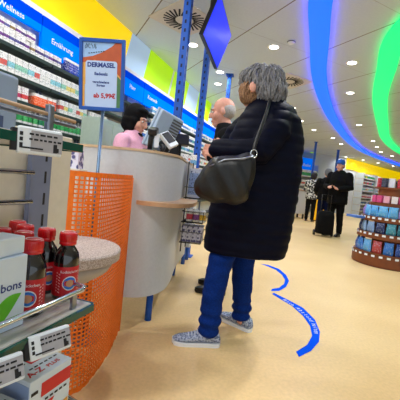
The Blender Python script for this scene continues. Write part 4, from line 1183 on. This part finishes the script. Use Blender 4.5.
# ------------------------------------------------------------------ wooden gondola on the right
gx, gy = 2.83, 4.73
gn = thing('shelf_gondola', 'round ended brown wooden gondola with bagged goods on its tiers', 'gondola', (gx, gy, 0))
axd = Vector((.93, .37, 0)).normalized()
def stadium(r, L=1.1):
    q = Vector((-axd.y, axd.x, 0)); pts = []
    for k in range(25):
        a = PI / 2 + PI * k / 24; pts.append(axd * r * math.cos(a) + q * r * math.sin(a))
    for k in range(25):
        a = -PI / 2 + PI * k / 24; pts.append(axd * L + axd * r * math.cos(a) + q * r * math.sin(a))
    return [(p.x, p.y) for p in pts]
MB().prism(stadium(.43), 0, .17).prism(stadium(.445), .02, .15).build('plinth', M_wood, gn, angle=40)
tiers = [(.435, .17, .19), (.415, .39, .47), (.385, .635, .70), (.30, .85, .905), (.25, 1.105, 1.13)]
for r, z0, z1 in tiers[1:]: MB().prism(stadium(r), z0, z1).build('tier', M_wood, gn, angle=40)
MB().prism(stadium(.435), .17, .19).build('tier', M_wood, gn, angle=40)
MB().prism(stadium(.2), .19, 1.105).build('core', mat('gondola_core', (136, 70, 26), .5, var=.15, scale=10), gn, angle=40)
for r, z0, z1 in tiers[:3]:
    for k in range(14):
        mb = MB()
        a = math.atan2(axd.y, axd.x) + PI / 2 + .15 + (PI - .3) * k / 13
        mb.box(((r + .004) * math.cos(a), (r + .004) * math.sin(a), z1 - .02 if r < .43 else .155), (.004, .045, .028), Matrix.Rotation(a, 3, 'Z'))
        if r > .43: mb.v[-8:] = [p + Vector((.012 * math.cos(a), .012 * math.sin(a), 0)) for p in mb.v[-8:]]
        mb.build('price_tag', M_plast, gn)
bagmats = {}
def bag_mat(nm, pal):
    m = carton_mat(nm, pal, (176, 190, 214), .0, 1.0, thr=.64); return m
BM = [bag_mat('bag_blue', [(40, 110, 190), (90, 160, 215), (30, 70, 150), (170, 60, 60)]), bag_mat('bag_teal', [(30, 110, 130), (120, 150, 190), (24, 40, 90), (60, 140, 160)]),
      bag_mat('bag_mixed', [(70, 150, 215), (214, 130, 170), (90, 170, 225), (150, 120, 180)]), bag_mat('bag_pink', [(214, 70, 130), (236, 170, 190), (240, 230, 235)]), bag_mat('bag_red', [(200, 40, 60), (240, 235, 235), (60, 60, 80), (220, 220, 230)])]
def bag_mesh(w, h, t, m, key):
    ol = spline([(-w / 2, 0, 0), (0, -.004, 0), (w / 2, 0, 0), (w * .53, h * .4, 0), (w * .47, h * .85, 0), (w * .5, h, 0), (0, h, 0), (-w * .5, h, 0), (-w * .47, h * .85, 0), (-w * .53, h * .4, 0), (-w / 2, 0, 0)], 3)[:-1]
    mb = pillow([(p.x, p.y) for p in ol], (1, 0, 0), (0, 0, 1), (0, 1, 0), (0, 0, .004), t)
    for i, v in enumerate(mb.v): v.y *= (1 - .75 * max(0, v.z / h - .55) / .45) * 1.0
    me = mb.mesh('goods_bag', True); me.materials.append(m); return me
names = ['on the plinth tier', 'on the second tier', 'on the third tier', 'on the fourth tier', 'on the top tier']
for ti, (r, z0, z1) in enumerate(tiers):
    if ti < 3:
        me = bag_mesh(.115, .15 if ti else .17, .03, BM[ti], ti); rr = r - .045; cnt = 9
    else:
        me = carton('soap_carton', BM[ti], .075, .05, .10 if ti == 3 else .13); rr = r - .04; cnt = 9 if ti == 3 else 7
    for k in range(cnt):
        a = math.atan2(axd.y, axd.x) + PI / 2 + .1 + (PI - .2) * k / (cnt - 1)
        nm = 'goods_bag' if ti < 3 else 'soap_carton'
        o = bpy.data.objects.new(nm, me); COL.objects.link(o)
        o.location = (gx + rr * math.cos(a), gy + rr * math.sin(a), z1 + .001); o.rotation_euler = (0, 0, a + PI / 2 + random.uniform(-.12, .12))
        if ti < 3: tag(o, 'plump plastic goods bag %s of the wooden gondola' % names[ti], 'bag', 'goods bags ' + names[ti])
        else: tag(o, 'small printed carton %s of the wooden gondola' % names[ti], 'box', 'cartons ' + names[ti])
    for k in range(4):
        q = Vector((-axd.y, axd.x, 0)); p = Vector((gx, gy, 0)) + axd * (.14 + k * .15) - q * (r - .045)
        nm = 'goods_bag' if ti < 3 else 'soap_carton'
        o = bpy.data.objects.new(nm, me); COL.objects.link(o)
        o.location = (p.x, p.y, z1 + .001); o.rotation_euler = (0, 0, math.atan2(axd.y, axd.x) + random.uniform(-.1, .1))
        if ti < 3: tag(o, 'plump plastic goods bag %s of the wooden gondola' % names[ti], 'bag', 'goods bags ' + names[ti])
        else: tag(o, 'small printed carton %s of the wooden gondola' % names[ti], 'box', 'cartons ' + names[ti])
o = MB().box((0, 0, 0), (.16, .22, .035)).build('display_tray', mat('tray_blue', (70, 110, 190), .4), bevel=.006, loc=(0, 0, 0))
o.location = (2.35, 4.80, .662); o.rotation_euler = (0, 0, R(10)); tag(o, 'flat blue tray jutting out at the left of the wooden gondola', 'tray')

# ------------------------------------------------------------------ blue distance marks on the floor
def mark(pts, label, txt=None):
    lo_ = Vector((sum(p[0] for p in pts) / len(pts), sum(p[1] for p in pts) / len(pts), 0))
    t = thing('floor_marking', label, 'floor marking', tuple(lo_))
    MB().prism(pts, .0005, .002).build('tape', M_floorblue, t, world=True)
    return t
mark([(.837, 3.924), (.922, 3.911), (1.025, 3.771), (1.048, 3.537), (1.021, 3.314), (.932, 3.097), (.828, 2.952), (.747, 2.928), (.77, 2.99), (.849, 3.043), (.936, 3.19), (.984, 3.336), (.998, 3.52), (.975, 3.71), (.906, 3.836)],
     'farther curved blue tape marking on the floor')
t = mark([(.738, 2.847), (.764, 2.88), (.854, 2.734), (.937, 2.581), (.958, 2.359), (.922, 2.161), (.86, 2.011), (.765, 1.883), (.666, 1.798), (.664, 1.852), (.764, 1.953), (.841, 2.086), (.88, 2.242), (.883, 2.412), (.851, 2.6), (.785, 2.738)],
         'nearer curved blue tape marking with white lettering on the floor')
mb = MB()
cpts = [Vector(p) for p in ((.82, 2.72, .0026), (.875, 2.59, .0026), (.918, 2.4, .0026), (.915, 2.25, .0026), (.885, 2.12, .0026))]
cs = spline(cpts, 6)
s_txt = 'Bitte Abstand halten'
for i, ch in enumerate(s_txt):
    f_ = i / (len(s_txt) - 1) * (len(cs) - 2); k = int(f_); p = cs[k].lerp(cs[k + 1], f_ - k); d = (cs[k + 1] - cs[k]).normalized()
    if ch != ' ': mb.text(ch, .05, p, d, Vector((-d.y, d.x, 0)))
mb.build('lettering', M_plast, t, world=True)
